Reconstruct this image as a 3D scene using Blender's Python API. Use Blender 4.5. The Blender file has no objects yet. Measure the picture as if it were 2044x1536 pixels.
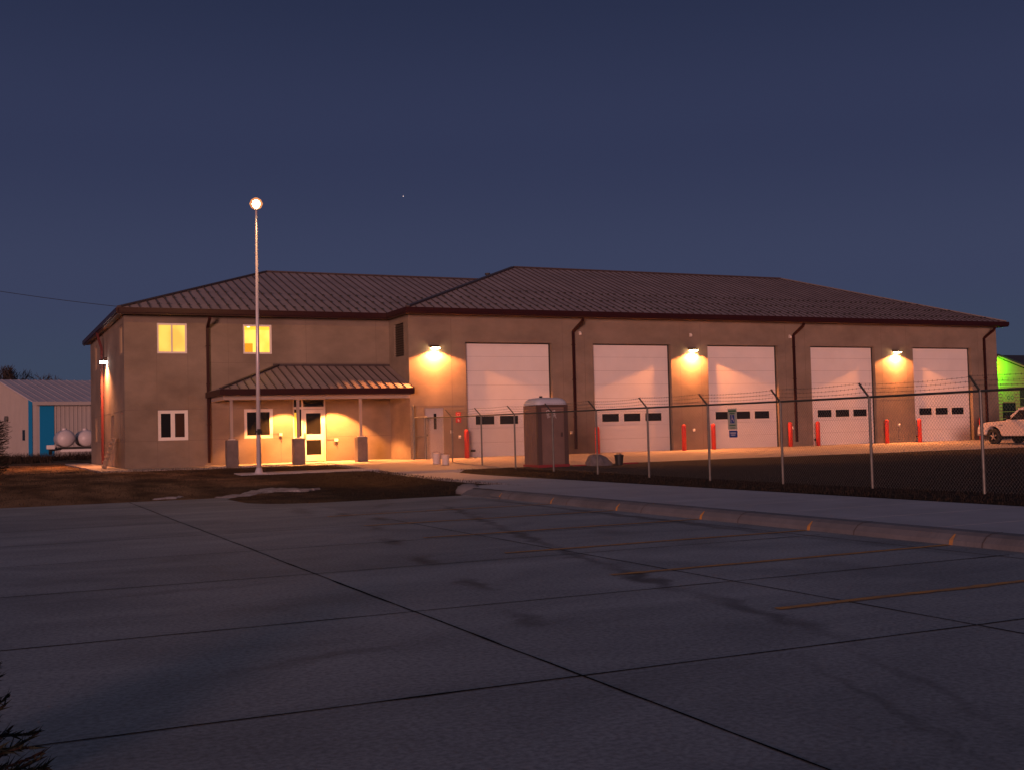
import bpy, bmesh, math, random
from mathutils import Vector, Matrix
random.seed(7)
C = bpy.context.scene.collection
sc = bpy.context.scene
R = math.radians

# ------------------------------------------------------------------ camera
cam = bpy.data.objects.new('camera', bpy.data.cameras.new('camera'))
C.objects.link(cam); sc.camera = cam
_r = Vector((0.90542777, -0.42376323, -0.02500567)); _u = Vector((0.00523272, -0.04776002, 0.99884513)); _f = Vector((0.42446811, 0.90451297, 0.04102582))
m = Matrix((( _r.x, _u.x, -_f.x, -16.8085), (_r.y, _u.y, -_f.y, -46.2235), (_r.z, _u.z, -_f.z, 1.0749), (0, 0, 0, 1)))
cam.matrix_world = m
cam.data.sensor_width = 36; cam.data.lens = 2269.63/2044*36
cam.data.clip_start = 0.1; cam.data.clip_end = 4000
# ------------------------------------------------------------------ dusk sky
w = bpy.data.worlds.new('World'); sc.world = w; w.use_nodes = True
nt = w.node_tree; N = nt.nodes; L = nt.links
bg = N['Background']
tc = N.new('ShaderNodeTexCoord'); sep = N.new('ShaderNodeSeparateXYZ'); L.new(tc.outputs['Generated'], sep.inputs[0])
ramp = N.new('ShaderNodeValToRGB'); L.new(sep.outputs['Z'], ramp.inputs[0])
cr = ramp.color_ramp; cr.interpolation = 'EASE'
stops = [(0.0, (.036, .049, .080)), (.05, (.044, .060, .106)), (.13, (.042, .052, .106)), (.25, (.031, .039, .088)), (.40, (.020, .027, .064)), (.6, (.033, .046, .082)), (1, (.040, .058, .095))]
cr.elements[0].position = 0; cr.elements[0].color = (*stops[0][1], 1)
cr.elements[1].position = 1; cr.elements[1].color = (*stops[-1][1], 1)
for p_, c_ in stops[1:-1]:
    e = cr.elements.new(p_); e.color = (*c_, 1)
# the last glow of sunset low behind the viewer
dot = N.new('ShaderNodeVectorMath'); dot.operation = 'DOT_PRODUCT'; L.new(tc.outputs['Generated'], dot.inputs[0]); dot.inputs[1].default_value = (-.62, -.78, .05)
mx = N.new('ShaderNodeMath'); mx.operation = 'MAXIMUM'; L.new(dot.outputs['Value'], mx.inputs[0]); mx.inputs[1].default_value = 0
pw = N.new('ShaderNodeMath'); pw.operation = 'POWER'; L.new(mx.outputs[0], pw.inputs[0]); pw.inputs[1].default_value = 4
mix = N.new('ShaderNodeMix'); mix.data_type = 'RGBA'; L.new(pw.outputs[0], mix.inputs[0]); L.new(ramp.outputs[0], mix.inputs[6]); mix.inputs[7].default_value = (.12, .075, .09, 1)
L.new(mix.outputs[2], bg.inputs[0]); bg.inputs[1].default_value = 1.0
# ------------------------------------------------------------------ last light of the sun, wide and pink
sun = bpy.data.lights.new('sun', 'SUN'); sun.energy = 2.2; sun.angle = R(12); sun.color = (1, .50, .43)
so = bpy.data.objects.new('sun', sun); C.objects.link(so)
so.rotation_euler = Vector((.55, .83, -.045)).to_track_quat('-Z', 'Y').to_euler()
sc.view_settings.view_transform = 'Standard'; sc.view_settings.look = 'None'
sc.view_settings.exposure = 0; sc.view_settings.gamma = 1
sc.render.engine = 'CYCLES'
sc.cycles.use_denoising = True
sc.cycles.max_bounces = 6; sc.cycles.diffuse_bounces = 3; sc.cycles.glossy_bounces = 3; sc.cycles.transparent_max_bounces = 8
sc.cycles.sample_clamp_indirect = 4
sc.cycles.caustics_reflective = False; sc.cycles.caustics_refractive = False

# ================================================================== materials
def mat(name, col, rough=.7, metal=0, noise=0, scale=3, bump=0, bscale=30, spec=.4, emis=None, estr=0, col2=None, stretch=None, detail=5):
    """principled with two-tone procedural mottling and fine bump"""
    mt = bpy.data.materials.new(name); mt.use_nodes = True
    nt = mt.node_tree; b = nt.nodes['Principled BSDF']
    b.inputs['Base Color'].default_value = (*col, 1)
    b.inputs['Roughness'].default_value = rough; b.inputs['Metallic'].default_value = metal
    b.inputs['Specular IOR Level'].default_value = spec
    if emis: b.inputs['Emission Color'].default_value = (*emis, 1); b.inputs['Emission Strength'].default_value = estr
    if noise or bump:
        tc = nt.nodes.new('ShaderNodeTexCoord'); mp = nt.nodes.new('ShaderNodeMapping')
        nt.links.new(tc.outputs['Object'], mp.inputs[0])
        if stretch: mp.inputs['Scale'].default_value = stretch
    if noise:
        n = nt.nodes.new('ShaderNodeTexNoise'); n.inputs['Scale'].default_value = scale; n.inputs['Detail'].default_value = detail; n.inputs['Roughness'].default_value = .62
        nt.links.new(mp.outputs[0], n.inputs[0])
        r = nt.nodes.new('ShaderNodeValToRGB'); r.color_ramp.elements[0].position = .3; r.color_ramp.elements[1].position = .7
        c2 = col2 or tuple(c*(1-noise) for c in col)
        r.color_ramp.elements[0].color = (*c2, 1)
        r.color_ramp.elements[1].color = (*(min(1, c*(1+noise*.4)) for c in col), 1)
        nt.links.new(n.outputs[0], r.inputs[0]); nt.links.new(r.outputs[0], b.inputs['Base Color'])
    if bump:
        n2 = nt.nodes.new('ShaderNodeTexNoise'); n2.inputs['Scale'].default_value = bscale; n2.inputs['Detail'].default_value = 4
        nt.links.new(mp.outputs[0], n2.inputs[0])
        bp = nt.nodes.new('ShaderNodeBump'); bp.inputs['Strength'].default_value = bump; bp.inputs['Distance'].default_value = .02
        nt.links.new(n2.outputs[0], bp.inputs['Height']); nt.links.new(bp.outputs[0], b.inputs['Normal'])
    return mt
M = {}
M['wall'] = mat('precast_concrete', (.235, .182, .143), .85, noise=.30, scale=.55, bump=.25, bscale=25, stretch=(1, 1, 1.6))
M['wall2'] = mat('precast_concrete_band', (.33, .275, .225), .85, noise=.2, scale=.7, bump=.25, bscale=25)
M['sealant'] = mat('joint_sealant', (.16, .12, .10), .8)
M['roof'] = mat('brown_metal_roof', (.30, .235, .235), .55, metal=.0, noise=.25, scale=.8, spec=.5)
M['seam'] = mat('roof_seam', (.065, .048, .05), .5, spec=.5)
M['guard'] = mat('snow_guard', (.035, .035, .035), .6)
M['trim'] = mat('dark_red_trim', (.028, .005, .005), .45, noise=.2, scale=4)
M['lampred'] = mat('lamplit_side_pipe', (.085, .010, .010), .5)  # trim red made brighter to imitate the side lamp's light on it
M['tanframe'] = mat('tan_frame_paint', (.26, .19, .14), .6)
M['tanbeam'] = mat('tan_beam_paint', (.38, .30, .26), .6)
M['soffit'] = mat('soffit', (.22, .16, .13), .7)
M['door'] = mat('white_door_steel', (.74, .68, .66), .5, noise=.07, scale=.8, bump=.04, bscale=60)
M['doorgroove'] = mat('door_groove', (.40, .34, .33), .7)
M['mandoor'] = mat('grey_steel_door', (.47, .42, .42), .5, noise=.08, scale=2)
M['rubber'] = mat('black_rubber', (.02, .02, .02), .7)
M['glass'] = mat('dark_window_glass', (.012, .011, .010), .12, spec=.5)
M['glass2'] = mat('brown_reflecting_glass', (.05, .025, .015), .2, spec=.5)
M['white'] = mat('white_window_frame', (.78, .72, .68), .5, noise=.05, scale=5)
M['alum'] = mat('white_aluminium', (.76, .68, .62), .4, noise=.05, scale=5)
M['shade'] = mat('lit_roller_shade', (.6, .5, .2), .8, emis=(1, .60, .055), estr=.92)
M['litwall'] = mat('glowing_room_wall', (.6, .5, .2), .8, emis=(1, .62, .10), estr=1.08)  # room wall, ceiling and door glow on their own, standing in for room light
M['litceil'] = mat('glowing_room_ceiling', (.6, .45, .2), .8, emis=(1, .46, .04), estr=.9)
M['litdoor'] = mat('glowing_room_door', (.3, .18, .06), .7, emis=(.62, .30, .02), estr=.8)
M['litspot'] = mat('lit_room_downlight', (1, .9, .6), .6, emis=(1, .9, .5), estr=4)
M['litglow'] = mat('glowing_sidelight', (.5, .4, .1), .8, emis=(.80, .44, .015), estr=.95)  # glow painted on the pane for the lit wall inside
M['litdim'] = mat('lit_side_shade', (.5, .4, .2), .8, emis=(.42, .19, .07), estr=.8)
M['lens'] = mat('sodium_lens', (1, .9, .6), .3, emis=(1, .70, .32), estr=60)
M['lensside'] = mat('white_lens', (1, .9, .8), .3, emis=(1, .82, .72), estr=50)
M['bronze'] = mat('bronze_housing', (.05, .03, .025), .5)
M['porchlens'] = mat('porch_lens', (1, .8, .5), .3, emis=(1, .66, .25), estr=12)
M['stone'] = mat('concrete_pedestal', (.17, .135, .13), .85, noise=.25, scale=3, bump=.4, bscale=30)
M['louver'] = mat('dark_louver', (.06, .045, .035), .6)
M['galv'] = mat('galvanised_steel', (.19, .18, .165), .5, metal=.35, noise=.25, scale=9)
M['rail'] = mat('backlit_dark_rail', (.055, .06, .055), .5, metal=.2)  # galvanised steel darkened to imitate a silhouette against the light
M['wire'] = mat('chain_link_wire', (.16, .15, .145), .5, metal=.4)
M['concrete'] = mat('walk_concrete', (.47, .45, .47), .8, noise=.16, scale=.9, bump=.2, bscale=30)
M['apron'] = mat('apron_concrete', (.42, .36, .32), .8, noise=.16, scale=.5, bump=.2, bscale=30)
M['kerb'] = mat('kerb_concrete', (.185, .182, .195), .85, noise=.3, scale=1.4, bump=.35, bscale=22)
M['seal'] = mat('dark_joint', (.010, .012, .014), .95, spec=.05)
M['kjoint'] = mat('kerb_joint', (.10, .085, .085), .8)
M['yellow'] = mat('worn_yellow_paint', (.66, .27, .04), .7, noise=.5, scale=9, col2=(.38, .22, .11))
M['redpost'] = mat('red_bollard_paint', (.66, .045, .03), .45, noise=.12, scale=4)
M['polewhite'] = mat('pole_aluminium', (.72, .66, .68), .35, metal=.3, noise=.08, scale=4)
M['bulb'] = mat('pole_light_globe', (1, .9, .6), .3, emis=(1, .66, .30), estr=90)
M['john'] = mat('brown_plastic', (.26, .155, .125), .55, noise=.18, scale=2, bump=.15, bscale=8)
M['johndark'] = mat('dark_brown_plastic', (.10, .055, .045), .55)
M['johnroof'] = mat('pale_grey_plastic', (.50, .50, .56), .5, noise=.08, scale=3)
M['black'] = mat('black_plastic', (.012, .012, .012), .5)
M['decal'] = mat('white_decal', (.75, .66, .62), .6)
M['bluesign'] = mat('blue_sign', (.015, .06, .30), .5)
M['greensign'] = mat('green_lettering', (.05, .16, .08), .5)
M['signwhite'] = mat('pale_sign_plate', (.42, .44, .36), .5)
M['redsign'] = mat('red_sign', (.55, .02, .025), .5)
M['rock'] = mat('grey_stone', (.20, .175, .18), .9, noise=.4, scale=4, bump=.8, bscale=10)
M['bucket'] = mat('white_bucket_plastic', (.60, .50, .47), .5, noise=.1, scale=6)
M['redhose'] = mat('red_plastic', (.32, .02, .03), .5)
M['snow'] = mat('old_crusted_snow', (.40, .36, .36), .9, noise=.3, scale=4, bump=.8, bscale=14, col2=(.25, .2, .18))
M['ply'] = mat('pallet_wood', (.50, .36, .25), .85, noise=.3, scale=4, stretch=(1, 1, 6))
M['shopwall'] = mat('white_ribbed_steel', (.48, .43, .40), .55, noise=.06, scale=1)
M['shoproof'] = mat('pale_steel_roof', (.62, .55, .57), .5, noise=.10, scale=.5)
M['blue'] = mat('blue_painted_steel', (.008, .24, .52), .5)
M['tank'] = mat('white_tank_paint', (.60, .54, .54), .4, noise=.08, scale=3)
M['darkmetal'] = mat('dark_metal', (.03, .028, .026), .5)
M['barnwall'] = mat('pale_lap_siding', (.30, .27, .12), .7, noise=.06, scale=1)
M['barnroof'] = mat('dark_shingle_roof', (.030, .035, .05), .8, noise=.2, scale=3)
M['paint'] = mat('white_car_paint', (.66, .56, .52), .25, noise=.03, scale=2, spec=.6)
M['tyre'] = mat('tyre_rubber', (.015, .015, .015), .8)
M['rim'] = mat('alloy_rim', (.42, .38, .36), .35, metal=.7)
M['taillight'] = mat('red_lens', (.3, .01, .01), .3)
M['headlight'] = mat('clear_lens', (.6, .58, .55), .15)
M['bark'] = mat('winter_bark', (.05, .038, .033), .9, noise=.3, scale=5)
M['needle'] = mat('dark_needles', (.022, .028, .018), .8, noise=.5, scale=4)
M['needlebrown'] = mat('dead_brown_needles', (.055, .026, .018), .85, noise=.5, scale=4)
M['weed'] = mat('dead_weeds', (.045, .028, .018), .9, noise=.5, scale=2)
M['cable'] = mat('black_cable', (.02, .02, .025), .6)
M['star'] = mat('star_glow', (1, 1, 1), .5, emis=(1, .85, .8), estr=.6)

gm = bpy.data.materials.new('halo_glow'); gm.use_nodes = True; gn = gm.node_tree.nodes; gn.clear()  # see-through orange glow around the bulb imitates the lamp's halo
_o = gn.new('ShaderNodeOutputMaterial'); _m = gn.new('ShaderNodeMixShader'); _t = gn.new('ShaderNodeBsdfTransparent'); _e = gn.new('ShaderNodeEmission')
_e.inputs[0].default_value = (1, .36, .12, 1); _e.inputs[1].default_value = 1.1; _m.inputs[0].default_value = .55
gm.node_tree.links.new(_t.outputs[0], _m.inputs[1]); gm.node_tree.links.new(_e.outputs[0], _m.inputs[2]); gm.node_tree.links.new(_m.outputs[0], _o.inputs[0]); M['haloglow'] = gm
for nm, lo in (('shade', .80), ('litwall', .78), ('litdim', .6)):  # uneven room light painted into the glow as noise
    _n = M[nm].node_tree; _b = _n.nodes['Principled BSDF']; _c = tuple(_b.inputs['Emission Color'].default_value); _tc = _n.nodes.new('ShaderNodeTexCoord')
    _z = _n.nodes.new('ShaderNodeTexNoise'); _z.inputs['Scale'].default_value = 1.6; _n.links.new(_tc.outputs['Object'], _z.inputs[0]); _rp = _n.nodes.new('ShaderNodeValToRGB')
    _rp.color_ramp.elements[0].position = .35; _rp.color_ramp.elements[0].color = (_c[0]*lo, _c[1]*lo*.9, _c[2]*lo, 1); _rp.color_ramp.elements[1].position = .62; _rp.color_ramp.elements[1].color = (_c[0], _c[1]*1.06, _c[2]*1.5, 1)
    _n.links.new(_z.outputs[0], _rp.inputs[0]); _n.links.new(_rp.outputs[0], _b.inputs['Emission Color'])
# ground: dead grass with pale worn streaks
def ground_mat():
    mt = bpy.data.materials.new('dead_winter_grass'); mt.use_nodes = True
    nt = mt.node_tree; b = nt.nodes['Principled BSDF']; b.inputs['Roughness'].default_value = .95; b.inputs['Specular IOR Level'].default_value = .1
    tc = nt.nodes.new('ShaderNodeTexCoord'); ob = tc.outputs['Object']
    def noise(s, st=None, d=5):
        n = nt.nodes.new('ShaderNodeTexNoise'); n.inputs['Scale'].default_value = s; n.inputs['Detail'].default_value = d
        if st:
            mp = nt.nodes.new('ShaderNodeMapping'); mp.inputs['Scale'].default_value = st; nt.links.new(ob, mp.inputs[0]); nt.links.new(mp.outputs[0], n.inputs[0])
        else: nt.links.new(ob, n.inputs[0])
        return n.outputs[0]
    def ramp(f, a, c):
        r = nt.nodes.new('ShaderNodeValToRGB'); nt.links.new(f, r.inputs[0])
        r.color_ramp.elements[0].position = a[0]; r.color_ramp.elements[0].color = (*c[0], 1)
        r.color_ramp.elements[1].position = a[1]; r.color_ramp.elements[1].color = (*c[1], 1); return r.outputs[0]
    field = ramp(noise(3, d=8), (.35, .7), ((.022, .014, .010), (.050, .034, .022)))
    lawn = ramp(noise(.9, (1, .45, 1), 7), (.38, .64), ((.075, .042, .020), (.26, .155, .085)))
    sep = nt.nodes.new('ShaderNodeSeparateXYZ'); nt.links.new(ob, sep.inputs[0])
    # lawn west of the fence, dark soil field east of it: the species really differ
    ad = nt.nodes.new('ShaderNodeMath'); ad.operation = 'MULTIPLY_ADD'; nt.links.new(noise(.5), ad.inputs[0]); ad.inputs[1].default_value = 7; nt.links.new(sep.outputs['X'], ad.inputs[2])
    mr = nt.nodes.new('ShaderNodeMapRange'); mr.interpolation_type = 'SMOOTHSTEP'; nt.links.new(ad.outputs[0], mr.inputs[0]); mr.inputs[1].default_value = -7.5; mr.inputs[2].default_value = -4.5
    mx = nt.nodes.new('ShaderNodeMix'); mx.data_type = 'RGBA'; nt.links.new(mr.outputs[0], mx.inputs[0]); nt.links.new(lawn, mx.inputs[6]); nt.links.new(field, mx.inputs[7])
    nt.links.new(mx.outputs[2], b.inputs['Base Color'])
    bp = nt.nodes.new('ShaderNodeBump'); bp.inputs['Strength'].default_value = .8; bp.inputs['Distance'].default_value = .05
    nt.links.new(noise(14, d=8), bp.inputs['Height']); nt.links.new(bp.outputs[0], b.inputs['Normal'])
    return mt
M['ground'] = ground_mat()

def lot_mat():
    mt = bpy.data.materials.new('parking_lot_concrete'); mt.use_nodes = True
    nt = mt.node_tree; b = nt.nodes['Principled BSDF']; b.inputs['Roughness'].default_value = .75; b.inputs['Specular IOR Level'].default_value = .25
    Lk = nt.links.new
    tc = nt.nodes.new('ShaderNodeTexCoord'); ob = tc.outputs['Object']
    def noise(s, d=6, st=None, dist=0):
        n = nt.nodes.new('ShaderNodeTexNoise'); n.inputs['Scale'].default_value = s; n.inputs['Detail'].default_value = d; n.inputs['Distortion'].default_value = dist
        n.inputs['Roughness'].default_value = .6
        if st:
            mp = nt.nodes.new('ShaderNodeMapping'); mp.inputs['Scale'].default_value = st; Lk(ob, mp.inputs[0]); Lk(mp.outputs[0], n.inputs[0])
        else: Lk(ob, n.inputs[0])
        return n.outputs[0]
    r = nt.nodes.new('ShaderNodeValToRGB'); Lk(noise(.45, 8, (1, 1.6, 1), .6), r.inputs[0])
    r.color_ramp.elements[0].position = .30; r.color_ramp.elements[0].color = (.25, .255, .265, 1)
    r.color_ramp.elements[1].position = .72; r.color_ramp.elements[1].color = (.43, .425, .43, 1)
    r2 = nt.nodes.new('ShaderNodeValToRGB'); Lk(noise(26, 5), r2.inputs[0])
    r2.color_ramp.elements[0].position = .32; r2.color_ramp.elements[0].color = (.66, .66, .66, 1)
    r2.color_ramp.elements[1].position = .62; r2.color_ramp.elements[1].color = (1.12, 1.12, 1.12, 1)
    mu = nt.nodes.new('ShaderNodeMix'); mu.data_type = 'RGBA'; mu.blend_type = 'MULTIPLY'; mu.inputs[0].default_value = 1; Lk(r.outputs[0], mu.inputs[6]); Lk(r2.outputs[0], mu.inputs[7])
    # each poured slab has its own tone
    mpp = nt.nodes.new('ShaderNodeMapping'); mpp.vector_type = 'POINT'; mpp.inputs['Location'].default_value = (13.31/3.46, 36.6/3.2, 0); mpp.inputs['Scale'].default_value = (1/3.46, 1/3.2, 0); Lk(ob, mpp.inputs[0])
    fl = nt.nodes.new('ShaderNodeVectorMath'); fl.operation = 'FLOOR'; Lk(mpp.outputs[0], fl.inputs[0])
    wn = nt.nodes.new('ShaderNodeTexWhiteNoise'); wn.noise_dimensions = '2D'; Lk(fl.outputs[0], wn.inputs['Vector'])
    mrr = nt.nodes.new('ShaderNodeMapRange'); Lk(wn.outputs['Value'], mrr.inputs[0]); mrr.inputs[3].default_value = .86; mrr.inputs[4].default_value = 1.08
    mu2 = nt.nodes.new('ShaderNodeVectorMath'); mu2.operation = 'SCALE'; Lk(mu.outputs[2], mu2.inputs[0]); Lk(mrr.outputs[0], mu2.inputs['Scale'])
    # oil spots and tyre streaks: soft ellipses in world metres (x, y, angle, half length, half width, strength)
    st = [(-11.27, -30.15, 80, .75, .16, .55), (-11.76, -32.8, 80, .70, .17, .6), (-12.17, -35.2, 80, .62, .16, .55), (-12.66, -37.5, 80, .55, .17, .45),
          (-9.95, -25.6, 78, .6, .20, .6), (-10.1, -23.9, 78, .8, .2, .45), (-10.7, -27.6, 78, .6, .13, .4),
          (-7.95, -24.6, 78, 2.2, .12, .6), (-8.6, -27.4, 77, 2.0, .13, .55), (-9.35, -30.6, 77, 2.3, .14, .6), (-9.98, -33.4, 78, 1.9, .13, .5), (-10.45, -35.8, 78, 1.2, .17, .7), (-10.85, -38.3, 80, 1.6, .16, .5),
          (-6.2, -29.0, 88, 5.5, .20, .55), (-6.0, -23.6, 88, 2.6, .2, .4), (-7.8, -33.0, 60, .9, .5, .25), (-13.9, -35.5, 20, 1.2, .35, .18), (-12.5, -26.5, 10, 1.4, .5, .2), (-14.6, -38.2, 15, .9, .1, .3), (-12.2, -41.2, 70, 1.5, .07, .3), (-11.7, -41.0, 70, 1.5, .07, .25), (-14.9, -33.9, 5, 1.6, .12, .2), (-8.1, -36.2, 85, 1.0, .35, .22), (-8.0, -30.8, 85, .9, .4, .22), (-15.6, -28, 5, 3, .5, .12), (-10.6, -22.3, 80, 1.8, .25, .3), (-8.6, -21.8, 60, 1.2, .2, .3)]
    wob = nt.nodes.new('ShaderNodeMix'); wob.data_type = 'VECTOR'; wob.inputs[0].default_value = .14
    nz = nt.nodes.new('ShaderNodeTexNoise'); nz.inputs['Scale'].default_value = 2.5; nz.inputs['Detail'].default_value = 4; Lk(ob, nz.inputs[0])
    sb = nt.nodes.new('ShaderNodeVectorMath'); sb.operation = 'SUBTRACT'; Lk(nz.outputs['Color'], sb.inputs[0]); sb.inputs[1].default_value = (.5, .5, .5)
    sm = nt.nodes.new('ShaderNodeVectorMath'); sm.operation = 'MULTIPLY_ADD'; Lk(sb.outputs[0], sm.inputs[0]); sm.inputs[1].default_value = (.5, .5, 0); Lk(ob, sm.inputs[2])
    nt.nodes.remove(wob)
    acc = None
    for (x, y, a, l, wd, s) in st:
        mp = nt.nodes.new('ShaderNodeMapping'); mp.vector_type = 'TEXTURE'; mp.inputs['Location'].default_value = (x, y, 0); mp.inputs['Rotation'].default_value = (0, 0, R(a)); mp.inputs['Scale'].default_value = (l, wd, 50)
        Lk(sm.outputs[0], mp.inputs[0])
        ln = nt.nodes.new('ShaderNodeVectorMath'); ln.operation = 'LENGTH'; Lk(mp.outputs[0], ln.inputs[0])
        mr = nt.nodes.new('ShaderNodeMapRange'); mr.interpolation_type = 'SMOOTHSTEP'; Lk(ln.outputs['Value'], mr.inputs[0]); mr.inputs[1].default_value = .1; mr.inputs[2].default_value = 1.25; mr.inputs[3].default_value = min(.8, s*1.1); mr.inputs[4].default_value = 0
        if acc is None: acc = mr.outputs[0]
        else:
            mxx = nt.nodes.new('ShaderNodeMath'); mxx.operation = 'MAXIMUM'; Lk(acc, mxx.inputs[0]); Lk(mr.outputs[0], mxx.inputs[1]); acc = mxx.outputs[0]
    fin = nt.nodes.new('ShaderNodeMix'); fin.data_type = 'RGBA'; Lk(acc, fin.inputs[0]); Lk(mu2.outputs[0], fin.inputs[6]); fin.inputs[7].default_value = (.05, .04, .04, 1)
    Lk(fin.outputs[2], b.inputs['Base Color'])
    bp = nt.nodes.new('ShaderNodeBump'); bp.inputs['Strength'].default_value = .25; bp.inputs['Distance'].default_value = .01
    Lk(noise(40, 6), bp.inputs['Height']); Lk(bp.outputs[0], b.inputs['Normal'])
    return mt
M['lot'] = lot_mat()

# ================================================================== helpers
class MB:
    def __init__(s): s.v = []; s.f = []; s.mi = []; s.mats = []
    def _m(s, m):
        if m not in s.mats: s.mats.append(m)
        return s.mats.index(m)
    def poly(s, pts, m=None):
        b = len(s.v); s.v += [tuple(p) for p in pts]; s.f.append(tuple(range(b, b+len(pts)))); s.mi.append(s._m(m)); return s
    def box(s, x0, x1, y0, y1, z0, z1, m=None):
        b = len(s.v)
        s.v += [(x0, y0, z0), (x1, y0, z0), (x1, y1, z0), (x0, y1, z0), (x0, y0, z1), (x1, y0, z1), (x1, y1, z1), (x0, y1, z1)]
        for q in ((0, 3, 2, 1), (4, 5, 6, 7), (0, 1, 5, 4), (1, 2, 6, 5), (2, 3, 7, 6), (3, 0, 4, 7)):
            s.f.append(tuple(b+i for i in q)); s.mi.append(s._m(m))
        return s
    def prism(s, poly, vec, m=None):
        """polygon (list of 3D points, CCW seen from -vec) extruded by vec"""
        n = len(poly); b = len(s.v); vec = Vector(vec)
        s.v += [tuple(p) for p in poly]+[tuple(Vector(p)+vec) for p in poly]
        s.f.append(tuple(b+i for i in range(n))); s.f.append(tuple(b+n+i for i in reversed(range(n))))
        for i in range(n):
            j = (i+1) % n; s.f.append((b+j, b+i, b+n+i, b+n+j))
        s.mi += [s._m(m)]*(n+2); return s
    def bar(s, a, b_, w=.05, h=None, m=None, up=(0, 0, 1)):
        h = h or w; a = Vector(a); b_ = Vector(b_); d = (b_-a).normalized(); up = Vector(up)
        x = d.cross(up)
        if x.length < 1e-3: x = d.cross(Vector((1, 0, 0)))
        x.normalize(); y = x.cross(d).normalized(); i0 = len(s.v)
        for p in (a, b_):
            for sx, sy in ((-1, -1), (1, -1), (1, 1), (-1, 1)):
                s.v.append(tuple(p+x*sx*w/2+y*sy*h/2))
        for q in ((0, 1, 2, 3), (7, 6, 5, 4), (0, 4, 5, 1), (1, 5, 6, 2), (2, 6, 7, 3), (3, 7, 4, 0)):
            s.f.append(tuple(i0+k for k in q)); s.mi.append(s._m(m))
        return s
    def cyl(s, a, b_, r0, r1=None, n=12, m=None, cap=True):
        r1 = r0 if r1 is None else r1; a = Vector(a); b_ = Vector(b_); d = (b_-a).normalized()
        x = d.cross(Vector((0, 0, 1)))
        if x.length < 1e-3: x = Vector((1, 0, 0))
        x.normalize(); y = d.cross(x); i0 = len(s.v)
        for p, r in ((a, r0), (b_, r1)):
            for k in range(n):
                t = 2*math.pi*k/n; s.v.append(tuple(p+x*math.cos(t)*r+y*math.sin(t)*r))
        for k in range(n):
            j = (k+1) % n; s.f.append((i0+k, i0+j, i0+n+j, i0+n+k)); s.mi.append(s._m(m))
        if cap:
            s.f.append(tuple(i0+k for k in reversed(range(n)))); s.f.append(tuple(i0+n+k for k in range(n))); s.mi += [s._m(m)]*2
        return s
    def lathe(s, c, prof, n=24, m=None, axis='z'):
        i0 = len(s.v); c = Vector(c)
        for r, z in prof:
            for k in range(n):
                t = 2*math.pi*k/n; a, b_ = math.cos(t)*r, math.sin(t)*r
                s.v.append(tuple(c+(Vector((a, b_, z)) if axis == 'z' else Vector((z, a, b_)) if axis == 'x' else Vector((a, z, -b_)))))
        for i in range(len(prof)-1):
            for k in range(n):
                j = (k+1) % n; s.f.append((i0+i*n+k, i0+i*n+j, i0+(i+1)*n+j, i0+(i+1)*n+k)); s.mi.append(s._m(m))
        s.f.append(tuple(i0+k for k in reversed(range(n)))); s.f.append(tuple(i0+(len(prof)-1)*n+k for k in range(n))); s.mi += [s._m(m)]*2
        return s
    def build(s, name, m, parent=None, org=None, smooth=False, bevel=0, kind=None, label=None):
        """world-coordinate mesh; org is the parent's world position"""
        org = Vector(org if org is not None else (parent.get('_o') if parent else (0, 0, 0)))
        me = bpy.data.meshes.new(name); me.from_pydata([tuple(Vector(v)-org) for v in s.v], [], s.f)
        for mm in s.mats: me.materials.append(M[mm] if mm else M[m])
        if not s.mats: me.materials.append(M[m])
        me.polygons.foreach_set('material_index', s.mi)
        if smooth: me.polygons.foreach_set('use_smooth', [True]*len(me.polygons))
        me.update()
        o = bpy.data.objects.new(name, me); C.objects.link(o)
        if parent: o.parent = parent; o['_o'] = tuple(org)
        else:
            o['_o'] = tuple(org); o.location = org
        if bevel:
            bv = o.modifiers.new('bevel', 'BEVEL'); bv.width = bevel; bv.segments = 2; bv.limit_method = 'ANGLE'; bv.angle_limit = R(35)
        if kind: o['kind'] = kind
        if label: o['label'] = label
        return o
def thing(name, loc, label, cat, group=None):
    o = bpy.data.objects.new(name, None); C.objects.link(o); o.location = loc; o['_o'] = tuple(loc); o.empty_display_size = .3
    o['label'] = label; o['category'] = cat
    if group: o['group'] = group
    return o
def tag(o, label, cat, group=None, kind=None):
    o['label'] = label; o['category'] = cat
    if group: o['group'] = group
    if kind: o['kind'] = kind
    return o
def copy_tree(o, loc, label):
    def cp(a, par):
        c = a.copy(); C.objects.link(c)
        if par: c.parent = par
        for ch in list(a.children): cp(ch, c)
        return c
    r = cp(o, None); r.location = loc; r['label'] = label
    return r
def light(name, typ, loc, power, col, parent=None, size=.1, spot=None, blend=.15, direction=(0, 0, -1)):
    l = bpy.data.lights.new(name, typ); l.energy = power; l.color = col
    l.shadow_soft_size = size
    if spot: l.spot_size = R(spot); l.spot_blend = blend
    o = bpy.data.objects.new(name, l); C.objects.link(o)
    o.rotation_euler = Vector(direction).to_track_quat('-Z', 'Y').to_euler()
    if parent: o.parent = parent; o.location = Vector(loc)-Vector(parent['_o'])
    else: o.location = loc
    return o

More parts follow.
